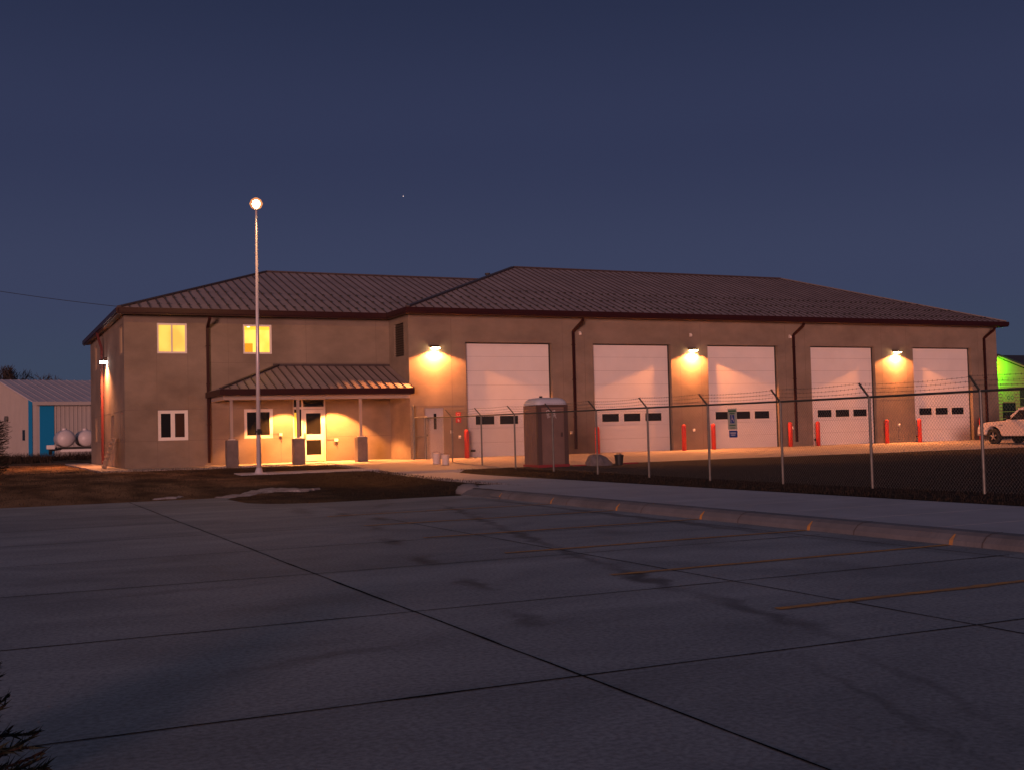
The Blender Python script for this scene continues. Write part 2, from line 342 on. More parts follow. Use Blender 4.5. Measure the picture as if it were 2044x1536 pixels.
# ================================================================== terrain
def gz(x, y):
    """natural ground height"""
    if y > 20: z = -.02+.0085*(min(y, 75)-20)
    elif y > -1: z = -.04
    elif y > -9: z = -.04-.024*(-1-y)
    else: z = -.232-.012*(-9-y)
    z = max(z, -.33) if y < -9 else z
    if x < -3.7 and y < -9:      # lawn falls towards the lot
        z -= .20*min(1, (-9-y)/6)*min(1, (-3.7-x)/2)
    return z
def in_lot(x, y, e=0):
    if y > -15.1-e: return False
    if x < -10.75-e: return True
    if x < -5.3-e: return y < -19.45-e
    return x < 0.2 and False
xs = [-1500, -700, -300, -150, -80, -50, -35]+[-28+.7*i for i in range(0, 14)]+[-18.2+.35*i for i in range(0, 64)]+[4.5+1.5*i for i in range(26)]+[48, 60, 80, 120, 200, 400, 900, 1500]
ys = [-300, -150, -90, -70, -60]+[-55+1.5*i for i in range(10)]+[-40+.35*i for i in range(0, 126)]+[5+2*i for i in range(30)]+[70, 90, 120, 180, 300, 600, 1200, 2500]
mb = MB(); mb._m('ground')
for y in ys:
    for x in xs:
        z = gz(x, y)
        if -30 < x < 40 and -45 < y < 25: z += (random.random()-.5)*.022
        if in_lot(x, y, .12) : z = -.75
        elif -5.45 < x < -1.4 and y < -17.6: z = -.46
        elif -3.9 < x < -1.4 and y < -2: z = min(z, -.33) - .06
        elif -3.9 < x < 40 and -8.45 < y < 0.4: z -= .10
        elif -12.7 < x < 0 and -1.2 < y < 20: z -= .08
        mb.v.append((x, y, z))
nx = len(xs)
for j in range(len(ys)-1):
    for i in range(nx-1):
        a = j*nx+i; mb.f.append((a, a+1, a+1+nx, a+nx)); mb.mi.append(0)
g = mb.build('ground', 'ground', smooth=True, kind='structure'); g['label'] = 'brown dead winter grass and bare soil around the station'

# parking lot slab with its curved far corner
def arc(cx, cy, r, a0, a1, n=8): return [(cx+r*math.cos(R(a0+(a1-a0)*i/n)), cy+r*math.sin(R(a0+(a1-a0)*i/n))) for i in range(n+1)]
outline = [(-70, -80), (-5.62, -80), (-5.62, -19.5)]+[(-9.2, -19.5)]+arc(-9.3, -17.9, 1.6, 270, 180, 8)+[(-10.95, -16.0), (-10.7, -15.3), (-10.3, -15.12), (-70, -15.1)]
lot = MB().prism([(x, y, -.75) for x, y in outline], (0, 0, .25)).build('parking_lot', 'lot', kind='structure')
lot['label'] = 'grey concrete parking lot with sealed joints and worn yellow lines'
def strip(path, wd, z, m, name, parent, jit=.25, step=.35):
    """a hand-poured strip: width wavers along the line"""
    mb = MB(); (x0, y0), (x1, y1) = path; d = Vector((x1-x0, y1-y0)); n = max(2, int(d.length/step)); d.normalize(); pn = Vector((-d.y, d.x))
    pts = []; off = 0
    for i in range(n+1):
        t = i/n; c = Vector((x0+(x1-x0)*t, y0+(y1-y0)*t)); off = off*.85+(random.random()-.5)*.012
        ww = wd*(1+(random.random()-.5)*2*jit)/2
        if random.random() < .04: ww *= 1.6
        pts.append((c+pn*(ww+off), c-pn*(ww-off)))
    for i in range(n):
        a, b = pts[i], pts[i+1]
        mb.poly([(a[1].x, a[1].y, z), (b[1].x, b[1].y, z), (b[0].x, b[0].y, z), (a[0].x, a[0].y, z)])
    o = mb.build(name, m, parent); return o
for y in (-45.9, -42.8, -39.72, -36.6, -33.3, -30.15, -26.95, -23.7):
    strip([(-40, y), (-5.95, y)], .020, -.496, 'seal', 'expansion_joint', lot)
for y in (-20.6, -17.6):
    strip([(-40, y), (-10.9, y)], .02, -.496, 'seal', 'expansion_joint', lot)
for x in (-24.1, -20.5, -16.95, -13.31):
    strip([(x, -60), (x, -15.3)], .018, -.4955, 'seal', 'expansion_joint', lot)
strip([(-9.86, -60), (-9.86, -26.0)], .018, -.4955, 'seal', 'expansion_joint', lot)
strip([(-6.12, -60), (-6.12, -20.5)], .022, -.4955, 'kjoint', 'expansion_joint', lot)
for i, (y, x0) in enumerate(((-41.05, -10.6), (-38.28, -10.62), (-35.45, -10.62), (-32.7, -10.62), (-29.9, -10.7), (-27.05, -10.72), (-24.3, -10.6))):
    o = strip([(x0, y), (-5.66, y+.06)], .10, -.492, 'yellow', 'painted_line', lot, jit=.12, step=.12)

# sidewalk and kerb along the stalls
def grade(y): return max(-.33, -.04-.034*(-1-y)) if y < -1 else -.04
mb = MB()
def slab(mb, x0, x1, y0, y1, top, m=None):
    """top(y) gives height; box with sloping top"""
    mb.prism([(x0, y0, top(y0)-.12), (x1, y0, top(y0)-.12), (x1, y1, top(y1)-.12), (x0, y1, top(y1)-.12)], (0, 0, .12), m)
ysw = [-80]+[-79.8+1.8*i for i in range(34)]
ysw = [y for y in ysw if y < -18]+[-18.0]
for a, b in zip(ysw[:-1], ysw[1:]):
    slab(mb, -5.24, -1.52, a+.006, b-.006, lambda y: -.335)
yy = [-18.0, -16.2, -14.4, -12.6, -10.8, -9.0, -8.42]
for a, b in zip(yy[:-1], yy[1:]):
    slab(mb, -3.72, -1.52, a, b-.012, lambda y: min(grade(y), -.24) if y > -12 else -.335)
mb.build('sidewalk', 'concrete', kind='structure')['label'] = 'pale concrete sidewalk leading to the entrance'
# rolled kerb: profile swept along Y with rounded free end
mb = MB()
prof = [(-5.62, -.52), (-5.60, -.44), (-5.53, -.37), (-5.44, -.335), (-5.25, -.328)]
yk = [-80, -60, -50]+[-45+1.0*i for i in range(23)]+[-21.6]
rows = []
for y in yk: rows.append([(x, y, z) for x, z in prof])
for k in range(1, 6):      # nose
    a = k/5; y = -21.6+1.1*math.sin(a*math.pi/2); s = math.cos(a*math.pi/2)*.9+.1
    rows.append([(-5.25+(x+5.25)*s-.02*k, y, -.52+(z+.52)*(s**.5)) for x, z in prof])
for a, b in zip(rows[:-1], rows[1:]):
    for i in range(len(prof)-1): mb.poly([a[i+1], a[i], b[i], b[i+1]])
kerb = mb.build('kerb', 'kerb', kind='structure', smooth=True); kerb['label'] = 'rolled concrete kerb between the stalls and the sidewalk'
for y in (-38.6, -35.9, -33.62, -30.9, -27.9, -24.9, -22.0):
    mb = MB(); w_ = .012
    pp = [(x-.003, z+.004) for x, z in prof]
    for i in range(len(pp)-1):
        mb.poly([(pp[i+1][0], y-w_, pp[i+1][1]), (pp[i][0], y-w_, pp[i][1]), (pp[i][0], y+w_, pp[i][1]), (pp[i+1][0], y+w_, pp[i+1][1])])
    mb.build('kerb_joint', 'kjoint', kerb)
for y in (-38.2, -35.4, -32.65, -29.85, -27.0, -24.2, -21.5):
    mb = MB(); w_ = .032
    pp = [(x-.004, z+.006) for x, z in prof[:4]]
    for i in range(len(pp)-2):
        mb.poly([(pp[i+1][0], y-w_+.02*i, pp[i+1][1]), (pp[i][0], y-w_, pp[i][1]), (pp[i][0], y+w_, pp[i][1]), (pp[i+1][0], y+w_-.02*i, pp[i+1][1])])
    mb.build('painted_mark', 'yellow', kerb)
MB().prism([(-5.70, -21.6, -.50), (-5.22, -21.6, -.36), (-5.22, -18.9, -.36), (-5.70, -19.3, -.50)], (0, 0, .012)).build('kerb_ramp', 'kerb', kerb)
MB().prism([(-5.24, -21.5, -.42), (-3.73, -21.5, -.42), (-3.73, -18.0, -.42), (-5.24, -18.6, -.42)], (0, 0, .083)).build('kerb_ramp', 'concrete', kerb)
# rounded lump closing the kerb
mb = MB(); mb.lathe((-5.25, -18.75, -.5), [(.34, 0), (.33, .10), (.27, .19), (.15, .25), (.02, .265)], 18)
mb.build('kerb_end', 'kerb', kerb, smooth=True)
# apron before the doors, entry slab, side slabs
mb = MB()
ax = [-3.72, -1.52, 2.4, 7.2, 9.0, 13.6, 15.5, 20.0, 22.0, 26.3, 28.9, 33.2, 38, 44, 60]
for i in range(len(ax)-1):
    for (a, b) in ((-8.4, -4.2), (-4.2, 0.22)):
        f = lambda y: -.0-.026*max(0, -y)
        if ax[i] < 0 and b > -1: b2 = 0.0
        else: b2 = b
        slab(mb, ax[i]+.004, ax[i+1]-.004, a+.004, b2-.004, f)
mb.build('apron', 'apron', kind='structure')['label'] = 'concrete apron in front of the overhead doors'
mb = MB()
slab(mb, -8.25, 0.0, 0.0, 2.6, lambda y: -.005)
slab(mb, -5.6, -3.73, -1.6, -.008, lambda y: -.03+.012*y)
slab(mb, -8.25, -5.61, -.35, -.008, lambda y: -.06)
mb.build('entry_slab', 'apron', kind='structure')['label'] = 'concrete slab under the entrance porch'
mb = MB()
slab(mb, -12.6, -11.43, -.1, 21, lambda y: -.045)
slab(mb, -11.42, -8.27, -.1, 2.57, lambda y: -.045)
mb.build('side_walk', 'apron', kind='structure')['label'] = 'concrete strip around the corner of the two storey wing'
mb = MB(); slab(mb, -8.7, -3.73, -6.9, -5.75, lambda y: -.04-.024*(-1-y)+.03)
mb.build('pole_walk', 'concrete', kind='structure')['label'] = 'narrow concrete strip from the sidewalk to the tall pole'

# ================================================================== fire station
FS = thing('fire_station', (0, 0, 0), 'tan concrete fire station with brown metal hip roofs and five white overhead doors', 'building')
def wall(mb, a0, a1, z0, z1, opens, to3, th, m=None):
    """planar wall with openings; to3(a, depth, z)"""
    As = sorted({a0, a1}|{v for o in opens for v in o[:2] if a0 <= v <= a1}); Zs = sorted({z0, z1}|{v for o in opens for v in o[2:4] if z0 <= v <= z1})
    for i in range(len(As)-1):
        for j in range(len(Zs)-1):
            ca, cz = (As[i]+As[i+1])/2, (Zs[j]+Zs[j+1])/2
            if any(o[0] < ca < o[1] and o[2] < cz < o[3] for o in opens): continue
            q = [(As[i], Zs[j]), (As[i+1], Zs[j]), (As[i+1], Zs[j+1]), (As[i], Zs[j+1])]
            mb.poly([to3(a, 0, z) for a, z in q], m); mb.poly([to3(a, th, z) for a, z in reversed(q)], m)
    for o in opens:
        q = [(o[0], o[2]), (o[1], o[2]), (o[1], o[3]), (o[0], o[3])]
        for k in range(4):
            a, b = q[k], q[(k+1) % 4]
            mb.poly([to3(a[0], 0, a[1]), to3(a[0], th, a[1]), to3(b[0], th, b[1]), to3(b[0], 0, b[1])], m)
H = 6.42
DX = [2.66, 9.10, 15.50, 21.85, 28.80]; DW = 4.27; DH = 5.07
WL = -11.42; WY = 2.58; BY = 18.0; GX = 35.05
facade_open = [(x, x+DW, -.2, DH) for x in DX]+[(.66, 1.56, -.2, 2.2)]
wing_open = [(-10.12, -8.9, 4.68, 5.94), (-6.57, -5.33, 4.68, 5.94), (-10.12, -8.9, 1.08, 2.33), (-6.57, -5.33, 1.08, 2.33), (-4.46, -2.98, -.2, 2.78)]
side_open = [(3.15, 4.3, 4.68, 5.92), (14.3, 15.5, 4.68, 5.92), (3.15, 4.3, 1.08, 2.33), (14.3, 15.5, 1.08, 2.33), (6.7, 7.9, -.2, 2.25)]
mb = MB()
wall(mb, 0, GX, -.2, H, facade_open, lambda a, d, z: (a, d, z), .3, 'wall')
wall(mb, WL, 0, -.2, H, wing_open, lambda a, d, z: (a, WY+d, z), .3, 'wall')
wall(mb, WY, BY, -.2, H, side_open, lambda a, d, z: (WL+d, BY+WY-a, z) if False else (WL+d, a, z), .3, 'wall')
wall(mb, 0, WY, -.2, H, [(.62, 1.88, 4.5, 5.95)], lambda a, d, z: (d, a, z), .3, 'wall')
mb.box(GX-.3, GX, .301, BY, -.2, H, 'wall'); mb.box(WL+.301, GX-.301, BY-.3, BY, -.2, H, 'wall')
# interior dividing slab so nothing shows through
mb.box(WL+.31, -.01, WY+.31, BY-.31, 3.3, 3.5, 'wall2')
# panel joints, proud 3 mm
e = .003
def hj(y, x0, x1, z, t=.02): mb.box(x0, x1, y-e, y-.0005, z-t/2, z+t/2, 'sealant')
def vj(y, x, z0, z1, t=.02): mb.box(x-t/2, x+t/2, y-e, y-.0005, z0, z1, 'sealant')
edges = [0]+[v for x in DX for v in (x, x+DW)]+[GX]
for i in range(0, len(edges), 2):
    a, b = edges[i], edges[i+1]
    if i == 0: hj(0, .02, b-.01, 2.28)
    else: hj(0, a+.01, b-.01, 2.28)
for x in (1.98, 7.5, 8.65, 13.9, 15.1, 20.25, 21.5, 26.6, 28.35, 33.6): vj(0, x, DH+.02 if any(d < x < d+DW for d in DX) else 0, H-.3, .016)
hj(WY, WL, -6.58, 2.36); hj(WY, -5.32, -4.47, 2.36, .01); hj(WY, WL, -10.13, 1.07); hj(WY, -8.89, -6.58, 1.07); hj(WY, -5.32, -4.47, 1.07); hj(WY, -2.97, -.01, 1.07)
hj(WY, -8.0, -.02, 4.3, .015)
for x, z0, z1 in ((-10.14, 0, 1.06), (-8.88, 0, 4.6), (-10.14, 2.38, 4.6), (-3.82, 3.6, 6.2), (-7.2, 2.9, 6.2), (-5.0, 0, 1.0), (-.62, 3.6, 6.2)): vj(WY, x, z0, z1, .014)
for z in (2.36, 1.07):
    for a, b in ((WY+.01, 3.14), (4.31, 6.69), (7.91, 14.29), (15.51, BY)): mb.box(WL-e, WL-.0005, a, b, z-.012, z+.012, 'sealant')
# slightly darker plinth bands between joints (cast separately)
mb.build('wall', 'wall', FS)

# ---- roofs
def hip_roof(mb, corners, ridge, seam=.406, guards=True, eave_z=6.50, th=.05, skip=()):
    """corners: (x0,y0,x1,y1); ridge ((x,y,z),(x,y,z)) along X. seams on front, left, right"""
    x0, y0, x1, y1 = corners; (ra, rb) = ridge
    A = Vector((x0, y0, eave_z)); B = Vector((x1, y0, eave_z)); Cc = Vector((x1, y1, eave_z)); D = Vector((x0, y1, eave_z)); ra = Vector(ra); rb = Vector(rb)
    mb.poly([A, B, rb, ra], 'roof'); mb.poly([B, Cc, rb], 'roof'); mb.poly([Cc, D, ra, rb], 'roof'); mb.poly([D, A, ra], 'roof')
    return A, B, Cc, D, ra, rb
def seams_front(mb, A, B, rb, ra, step=.406, guards=((.55), (1.85), (3.2)), gphase=0, xlim=None):
    """vertical seams on plane A-B-rb-ra rising with +Y"""
    slope = (ra.z-A.z)/(ra.y-A.y); nrm = Vector((0, -slope, 1)).normalized()
    n = int((B.x-A.x)/step); 
    for i in range(1, n+1):
        x = A.x+i*step
        if x < ra.x: t = (x-A.x)/(ra.x-A.x)
        elif x > rb.x: t = (B.x-x)/(B.x-rb.x)
        else: t = 1
        y2 = A.y+(ra.y-A.y)*t
        if xlim: y2 = min(y2, xlim(x))
        if y2-A.y < .15: continue
        a = Vector((x, A.y, A.z))+nrm*.022; b = Vector((x, y2, A.z+slope*(y2-A.y)))+nrm*.022
        mb.bar(a, b, .028, .045, 'seam', up=nrm)
        for k, gd in enumerate(guards):
            gy = A.y+gd+.08*((i*7+k) % 3)
            if gy < y2-.1:
                p = Vector((x, gy, A.z+slope*(gy-A.y)))+nrm*.05
                mb.bar(p+Vector((-.05, 0, 0)), p+Vector((.05, 0, 0)), .05, .06, 'guard', up=nrm)
def ridge_cap(mb, a, b, r=.055): mb.bar(Vector(a)+Vector((0, 0, .03)), Vector(b)+Vector((0, 0, .03)), .22, .06, 'seam')
sl = .371; OH = .24
mb = MB()
gr = ((9.0, 8.3, 6.50+sl*8.9), (26.7, 8.3, 6.50+sl*8.9))
A, B, Cc, D, ra, rb = hip_roof(mb, (-OH, -.6, GX+.18, BY+.6), gr)
seams_front(mb, A, B, rb, ra)
ridge_cap(mb, ra, rb); ridge_cap(mb, A, ra); ridge_cap(mb, B, rb)
# left hip plane of the garage above the wing
mb.build('garage_roof', 'roof', FS)
mb = MB()
wt = 8.1; wrz = 6.50+.350*wt
A2 = Vector((WL-OH, WY-.6, 6.50)); ra2 = Vector((WL-.6+wt+.1, WY-.6+wt, wrz))
# the wing ridge runs right until it meets the garage hip
ridge_end_x = -OH+(wrz-6.50)/(sl*8.9/(9.0+OH))+.05
rb2 = Vector((ridge_end_x, ra2.y, wrz)); B2 = Vector((-OH, WY-.6, 6.50)); D2 = Vector((WL-OH, BY+.6, 6.50)); C2 = Vector((-OH, BY+.6, 6.50))
mb.poly([A2, B2, rb2, ra2], 'roof'); mb.poly([D2, A2, ra2], 'roof'); mb.poly([C2, D2, ra2, rb2], 'roof')
B2f = Vector((rb2.x, B2.y, 6.50))
def valley(x): return 1e9 if x < -OH else WY-.6+(x+OH)/(rb2.x+OH)*wt
def seams_wing():
    slope = (wrz-6.50)/wt; nrm = Vector((0, -slope, 1)).normalized(); i = 0; x = A2.x
    while x < rb2.x-.2:
        i += 1; x = A2.x+i*.406
        y0 = A2.y if x < -OH else valley(x)
        y2 = A2.y+(x-A2.x)/(ra2.x-A2.x)*wt if x < ra2.x else A2.y+wt
        if y2-y0 < .15: continue
        mb.bar(Vector((x, y0, 6.50+slope*(y0-A2.y)))+nrm*.022, Vector((x, y2, 6.50+slope*(y2-A2.y)))+nrm*.022, .028, .045, 'seam', up=nrm)
        for k, gd in enumerate((.5, 1.75, 3.0)):
            gy = A2.y+gd+.08*((i*7+k) % 3)
            if y0 < gy < y2-.1:
                p = Vector((x, gy, 6.50+slope*(gy-A2.y)))+nrm*.05
                mb.bar(p+Vector((-.05, 0, 0)), p+Vector((.05, 0, 0)), .05, .06, 'guard', up=nrm)
seams_wing()
sl3 = (wrz-6.50)/(ra2.x-A2.x); nr3 = Vector((-sl3, 0, 1)).normalized()
yv = A2.y
while yv < D2.y-.5:
    yv += .406
    t = (yv-A2.y)/(ra2.y-A2.y) if yv < ra2.y else (D2.y-yv)/(D2.y-ra2.y)
    xx = A2.x+(ra2.x-A2.x)*t
    if xx-A2.x > .2: mb.bar(Vector((A2.x, yv, 6.50))+nr3*.02, Vector((xx, yv, 6.50+sl3*(xx-A2.x)))+nr3*.02, .028, .045, 'seam', up=nr3)
ridge_cap(mb, ra2, rb2); ridge_cap(mb, A2, ra2)
mb.build('wing_roof', 'roof', FS)
# soffit + fascia gutters
mb = MB()
S0, S1 = 6.27, 6.30
mb.box(WL-OH+.02, -.02, WY-.58, WY-.003, S0, S1, 'soffit'); mb.box(WL-OH+.02, WL-.003, WY-.002, BY+.58, S0, S1, 'soffit')
mb.box(-OH+.02, GX+.16, -.58, -.003, S0, S1, 'soffit'); mb.box(GX+.003, GX+.16, -.002, BY+.58, S0, S1, 'soffit'); mb.box(-OH+.02, -.003, -.002, WY-.59, S0, S1, 'soffit')
mb.build('soffit', 'soffit', FS)
def gutter(pts, z0, z1, d=.12, dirs=None):
    mb = MB()
    for (a, b) in zip(pts[:-1], pts[1:]):
        ax, ay = a; bx, by = b
        if abs(ay-by) < 1e-6:
            mb.box(min(ax, bx), max(ax, bx), ay-d, ay, z0+.06, z1); mb.box(min(ax, bx), max(ax, bx), ay-d*.55, ay-.002, z0, z0+.06)
        else:
            mb.box(ax-d, ax, min(ay, by)+.001, max(ay, by)-.001, z0+.06, z1-.002); mb.box(ax-d*.55, ax-.002, min(ay, by)+.001, max(ay, by)-.001, z0, z0+.058)
    return mb
o = gutter([(WL-OH, WY-.6), (-OH, WY-.6)], 6.23, 6.49).build('gutter', 'trim', FS)
o = gutter([(WL-OH, WY-.6), (WL-OH, BY+.6)], 6.23, 6.49).build('gutter', 'trim', FS)
o = gutter([(-OH, -.6), (-OH, WY-.74)], 6.23, 6.49).build('gutter', 'trim', FS)
o = gutter([(-OH-.12, -.6), (GX+.26, -.6)], 6.23, 6.49).build('gutter', 'trim', FS)
mb = MB(); mb.box(GX+.18, GX+.26, -.59, BY+.6, 6.23, 6.49); mb.build('gutter', 'trim', FS)
# roof stack
mb = MB(); mb.cyl((7.2, 7.6, 8.7), (7.2, 7.6, 9.25), .09, n=12); mb.cyl((7.2, 7.6, 9.25), (7.2, 7.6, 9.33), .14, n=12); mb.build('roof_vent', 'guard', FS)

# ---- downspouts
def downspout(pts, w_=.11):
    mb = MB()
    for a, b in zip(pts[:-1], pts[1:]): mb.bar(a, b, w_, w_*.8, up=(0, 1, 0) if abs(a[0]-b[0]) < .5 else (0, 0, 1))
    for z in (1.7, 3.4, 5.0):
        p = pts[-2]
        mb.box(p[0]-.075, p[0]+.075, p[1]-.06, p[1]+.08, z-.02, z+.02)
    return mb
for x in (8.02, 20.72, 34.02):
    xs_ = .22
    downspout([(x+xs_, -.66, 6.19), (x+xs_, -.62, 6.05), (x, -.09, 5.62), (x, -.09, .22)]).build('downspout', 'trim', FS)
downspout([(-8.07, WY-.66, 6.19), (-8.07, WY-.62, 6.08), (-8.07, WY-.09, 5.78), (-8.07, WY-.09, .1)]).build('downspout', 'trim', FS)
mb = MB(); 
for a, b in (((WL-.30, 10.85, 6.24), (WL-.28, 10.85, 6.1)), ((WL-.28, 10.85, 6.1), (WL-.1, 10.85, 5.5)), ((WL-.1, 10.85, 5.5), (WL-.1, 10.85, .05))): mb.bar(a, b, .12, .11, up=(1, 0, 0))
mb.build('downspout', 'lampred', FS, label='downspout beside the side lamp, its dark red brightened as if lamplit')

# ---- overhead doors
def overhead(x, handle):
    o = None; mb = MB(); n = 8; sh = (DH+.02)/n; y = .22
    for k in range(n):
        mb.box(x+.06, x+DW-.06, y, y+.05, k*sh+.006, (k+1)*sh-.006, 'door')
        for q in (1, 2): mb.box(x+.07, x+DW-.07, y-.004, y-.0005, k*sh+sh*q/3-.006, k*sh+sh*q/3+.006, 'door')
    mb.box(x+.06, x+DW-.06, y+.012, y+.045, 0.0, DH, 'doorgroove')
    d = mb.build('garage_door', 'door', FS, bevel=0)
    mb = MB(); mb.box(x+.003, x+.058, y-.03, y+.02, 0, DH-.003); mb.box(x+DW-.058, x+DW-.003, y-.03, y+.02, 0, DH-.003); mb.box(x+.06, x+DW-.06, y-.03, y+.02, DH-.05, DH-.003)
    mb.build('door_seal', 'rubber', d)
    for a, b in ((.50, 1.40), (1.68, 2.58), (2.86, 3.76)):
        mb = MB(); mb.box(x+a, x+b, y-.014, y-.006, 1.44, 1.81, 'glass')
        for (p, q, r, s) in ((a-.03, b+.03, 1.41, 1.44), (a-.03, b+.03, 1.81, 1.84), (a-.03, a, 1.44, 1.81), (b, b+.03, 1.44, 1.81)): mb.box(x+p, x+q, y-.02, y-.005, r, s, 'alum')
        mb.build('door_window', 'glass', d)
    if handle: MB().box(x+.22, x+.44, y-.05, y-.006, .24, .34).build('handle', 'black', d)
for i, x in enumerate(DX): overhead(x, i in (0, 3, 4))
# man door
mb = MB(); mb.box(.70, 1.52, .12, .17, .005, 2.15, 'mandoor'); mb.box(.663, .70, .06, .18, 0, 2.197, 'mandoor'); mb.box(1.52, 1.557, .06, .18, 0, 2.197, 'mandoor'); mb.box(.70, 1.52, .06, .18, 2.15, 2.197, 'mandoor')
d = mb.build('side_door', 'mandoor', FS)
MB().box(1.13, 1.25, .105, .118, 1.28, 1.96).build('door_window', 'glass', d)
MB().box(.76, .82, .06, .118, .98, 1.06).build('handle', 'galv', d)
# ---- windows
def window(a0, a1, z0, z1, T, inner, mats, name='window', single=False, label=None, fm='white'):
    """T(a, d, z) -> world, d = depth into the wall from outside"""
    fr = .075
    def bx(mb, a, b, d0, d1, c, e_, m=None):
        p = T(a, d0, c); q = T(b, d1, e_); mb.box(min(p[0], q[0]), max(p[0], q[0]), min(p[1], q[1]), max(p[1], q[1]), c, e_, m)
    mb = MB(); bx(mb, a0, a0+fr, .03, .13, z0, z1); bx(mb, a1-fr, a1, .03, .13, z0, z1); bx(mb, a0+fr, a1-fr, .03, .13, z0, z0+fr); bx(mb, a0+fr, a1-fr, .03, .13, z1-fr, z1)
    mid = (a0+a1)/2
    if not single: bx(mb, mid-.03, mid+.03, .04, .12, z0+fr, z1-fr)
    o = mb.build(name, fm, FS, label=label)
    halves = [(a0+fr, a1-fr)] if single else [(a0+fr, mid-.03), (mid+.03, a1-fr)]
    for k, (p, q) in enumerate(halves):
        if inner:   # inner sash
            mb = MB(); s = .055
            bx(mb, p, p+s, .05, .10, z0+fr, z1-fr); bx(mb, q-s, q, .05, .10, z0+fr, z1-fr); bx(mb, p+s, q-s, .05, .10, z0+fr, z0+fr+s); bx(mb, p+s, q-s, .05, .10, z1-fr-s, z1-fr)
            mb.build('sash', 'white', o)
        mb = MB(); bx(mb, p, q, .085, .095, z0+fr, z1-fr)
        if mats: mb.build('pane', mats[k % len(mats)], o)
    return o
Tw = lambda a, d, z: (a, WY+d, z); Ts = lambda a, d, z: (WL+d, a, z)
window(-10.12, -8.9, 4.68, 5.94, Tw, False, ['shade', 'shade'], label='upper window glowing evenly yellow')
o = window(-6.57, -5.33, 4.68, 5.94, Tw, False, None, label='upper window showing a bright yellow room')
# the room behind that window, its surfaces glowing in place of lamplight
x0, x1, y0, y1, z0, z1 = -7.6, -4.2, WY+.31, WY+3.6, 3.9, 6.05
mb = MB(); mb.poly([(x0, y1, z0), (x0, y1, z1), (x1, y1, z1), (x1, y1, z0)], 'litwall'); mb.poly([(x0, y0, z0), (x0, y0, z1), (x0, y1, z1), (x0, y1, z0)], 'litwall'); mb.poly([(x1, y0, z0), (x1, y1, z0), (x1, y1, z1), (x1, y0, z1)], 'litwall')
mb.poly([(x0, y0, z1), (x1, y0, z1), (x1, y1, z1), (x0, y1, z1)], 'litceil'); mb.poly([(x0, y0, z0), (x0, y1, z0), (x1, y1, z0), (x1, y0, z0)], 'litceil')
mb.box(-5.80, -5.38, y1-.04, y1-.01, z0, 5.42, 'litdoor')
for xx in (-5.9, -4.75): mb.cyl((xx, WY+2.0, z1-.03), (xx, WY+2.0, z1-.01), .06, n=12, m='litspot')
mb.build('room', 'litwall', o)
window(-10.12, -8.9, 1.08, 2.33, Tw, True, ['glass', 'glass2'])
window(-6.57, -5.33, 1.08, 2.33, Tw, True, ['glass', 'glass'])
window(3.15, 4.3, 4.68, 5.92, Ts, False, ['litdim', 'litdim'], fm='tanframe'); window(14.3, 15.5, 4.68, 5.92, Ts, False, ['litdim', 'litdim'], fm='tanframe')
window(3.15, 4.3, 1.08, 2.33, Ts, False, ['glass2', 'glass2'], fm='tanframe'); window(14.3, 15.5, 1.08, 2.33, Ts, False, ['glass2', 'glass2'], fm='tanframe')
mb = MB(); mb.box(WL+.05, WL+.1, 6.74, 7.86, 0, 2.2); mb.box(WL+.03, WL+.13, 6.7, 6.74, 0, 2.249); mb.box(WL+.03, WL+.13, 7.86, 7.9, 0, 2.249); mb.build('service_door', 'tanframe', FS)
# louver on the return wall
mb = MB(); mb.box(.08, .12, .64, 1.86, 4.52, 5.93)
for k in range(13): mb.prism([(.02, .66, 4.56+k*.105), (.075, .66, 4.60+k*.105), (.075, .66, 4.61+k*.105), (.02, .66, 4.57+k*.105)], (0, 1.18, 0))
mb.build('louver', 'louver', FS)
# ---- entrance storefront
mb = MB(); y = WY+.08
def fbox(a, b, z0_, z1_, m='alum', d0=0, d1=.09): mb.box(a, b, y+d0, y+d1, z0_, z1_, m)
fbox(-4.455, -4.385, 0, 2.775); fbox(-3.055, -2.985, 0, 2.775); fbox(-4.385, -3.055, 2.70, 2.775); fbox(-4.385, -3.055, 2.30, 2.40); fbox(-4.06, -3.98, 0, 2.30); fbox(-4.06, -3.98, 2.40, 2.70)
fbox(-4.385, -4.06, 1.03, 1.11); fbox(-4.385, -4.06, 0, .12)
ent = mb.build('entrance_frame', 'alum', FS)
for (a, b, c, d_) in ((-4.385, -4.06, 2.40, 2.70), (-3.98, -3.055, 2.40, 2.70), (-4.24, -4.06, 1.11, 2.30), (-4.385, -4.06, .12, 1.03)):
    MB().box(a, b, y+.04, y+.05, c, d_).build('pane', 'glass', ent)
MB().box(-4.385, -4.24, y+.04, y+.05, 1.11, 2.15).build('pane', 'litglow', ent, label='narrow strip of glass glowing yellow in place of the lit wall inside')
MB().box(-4.385, -4.24, y+.04, y+.05, 2.15, 2.30).build('pane', 'glass', ent)
mb = MB()
for (a, b, c, d_) in ((-3.97, -3.86, .02, 2.285), (-3.20, -3.065, .02, 2.285), (-3.86, -3.20, 2.12, 2.285), (-3.86, -3.20, .95, 1.20), (-3.86, -3.20, .02, .30)): mb.box(a, b, y-.004, y+.045, c, d_)
ed = mb.build('entrance_door', 'alum', FS)
for c, d_ in ((1.20, 2.12), (.30, .95)): MB().box(-3.86, -3.20, y+.015, y+.022, c, d_).build('pane', 'glass', ed)
MB().box(-3.95, -3.90, y-.06, y-.004, .95, 1.25).build('handle', 'galv', ed)

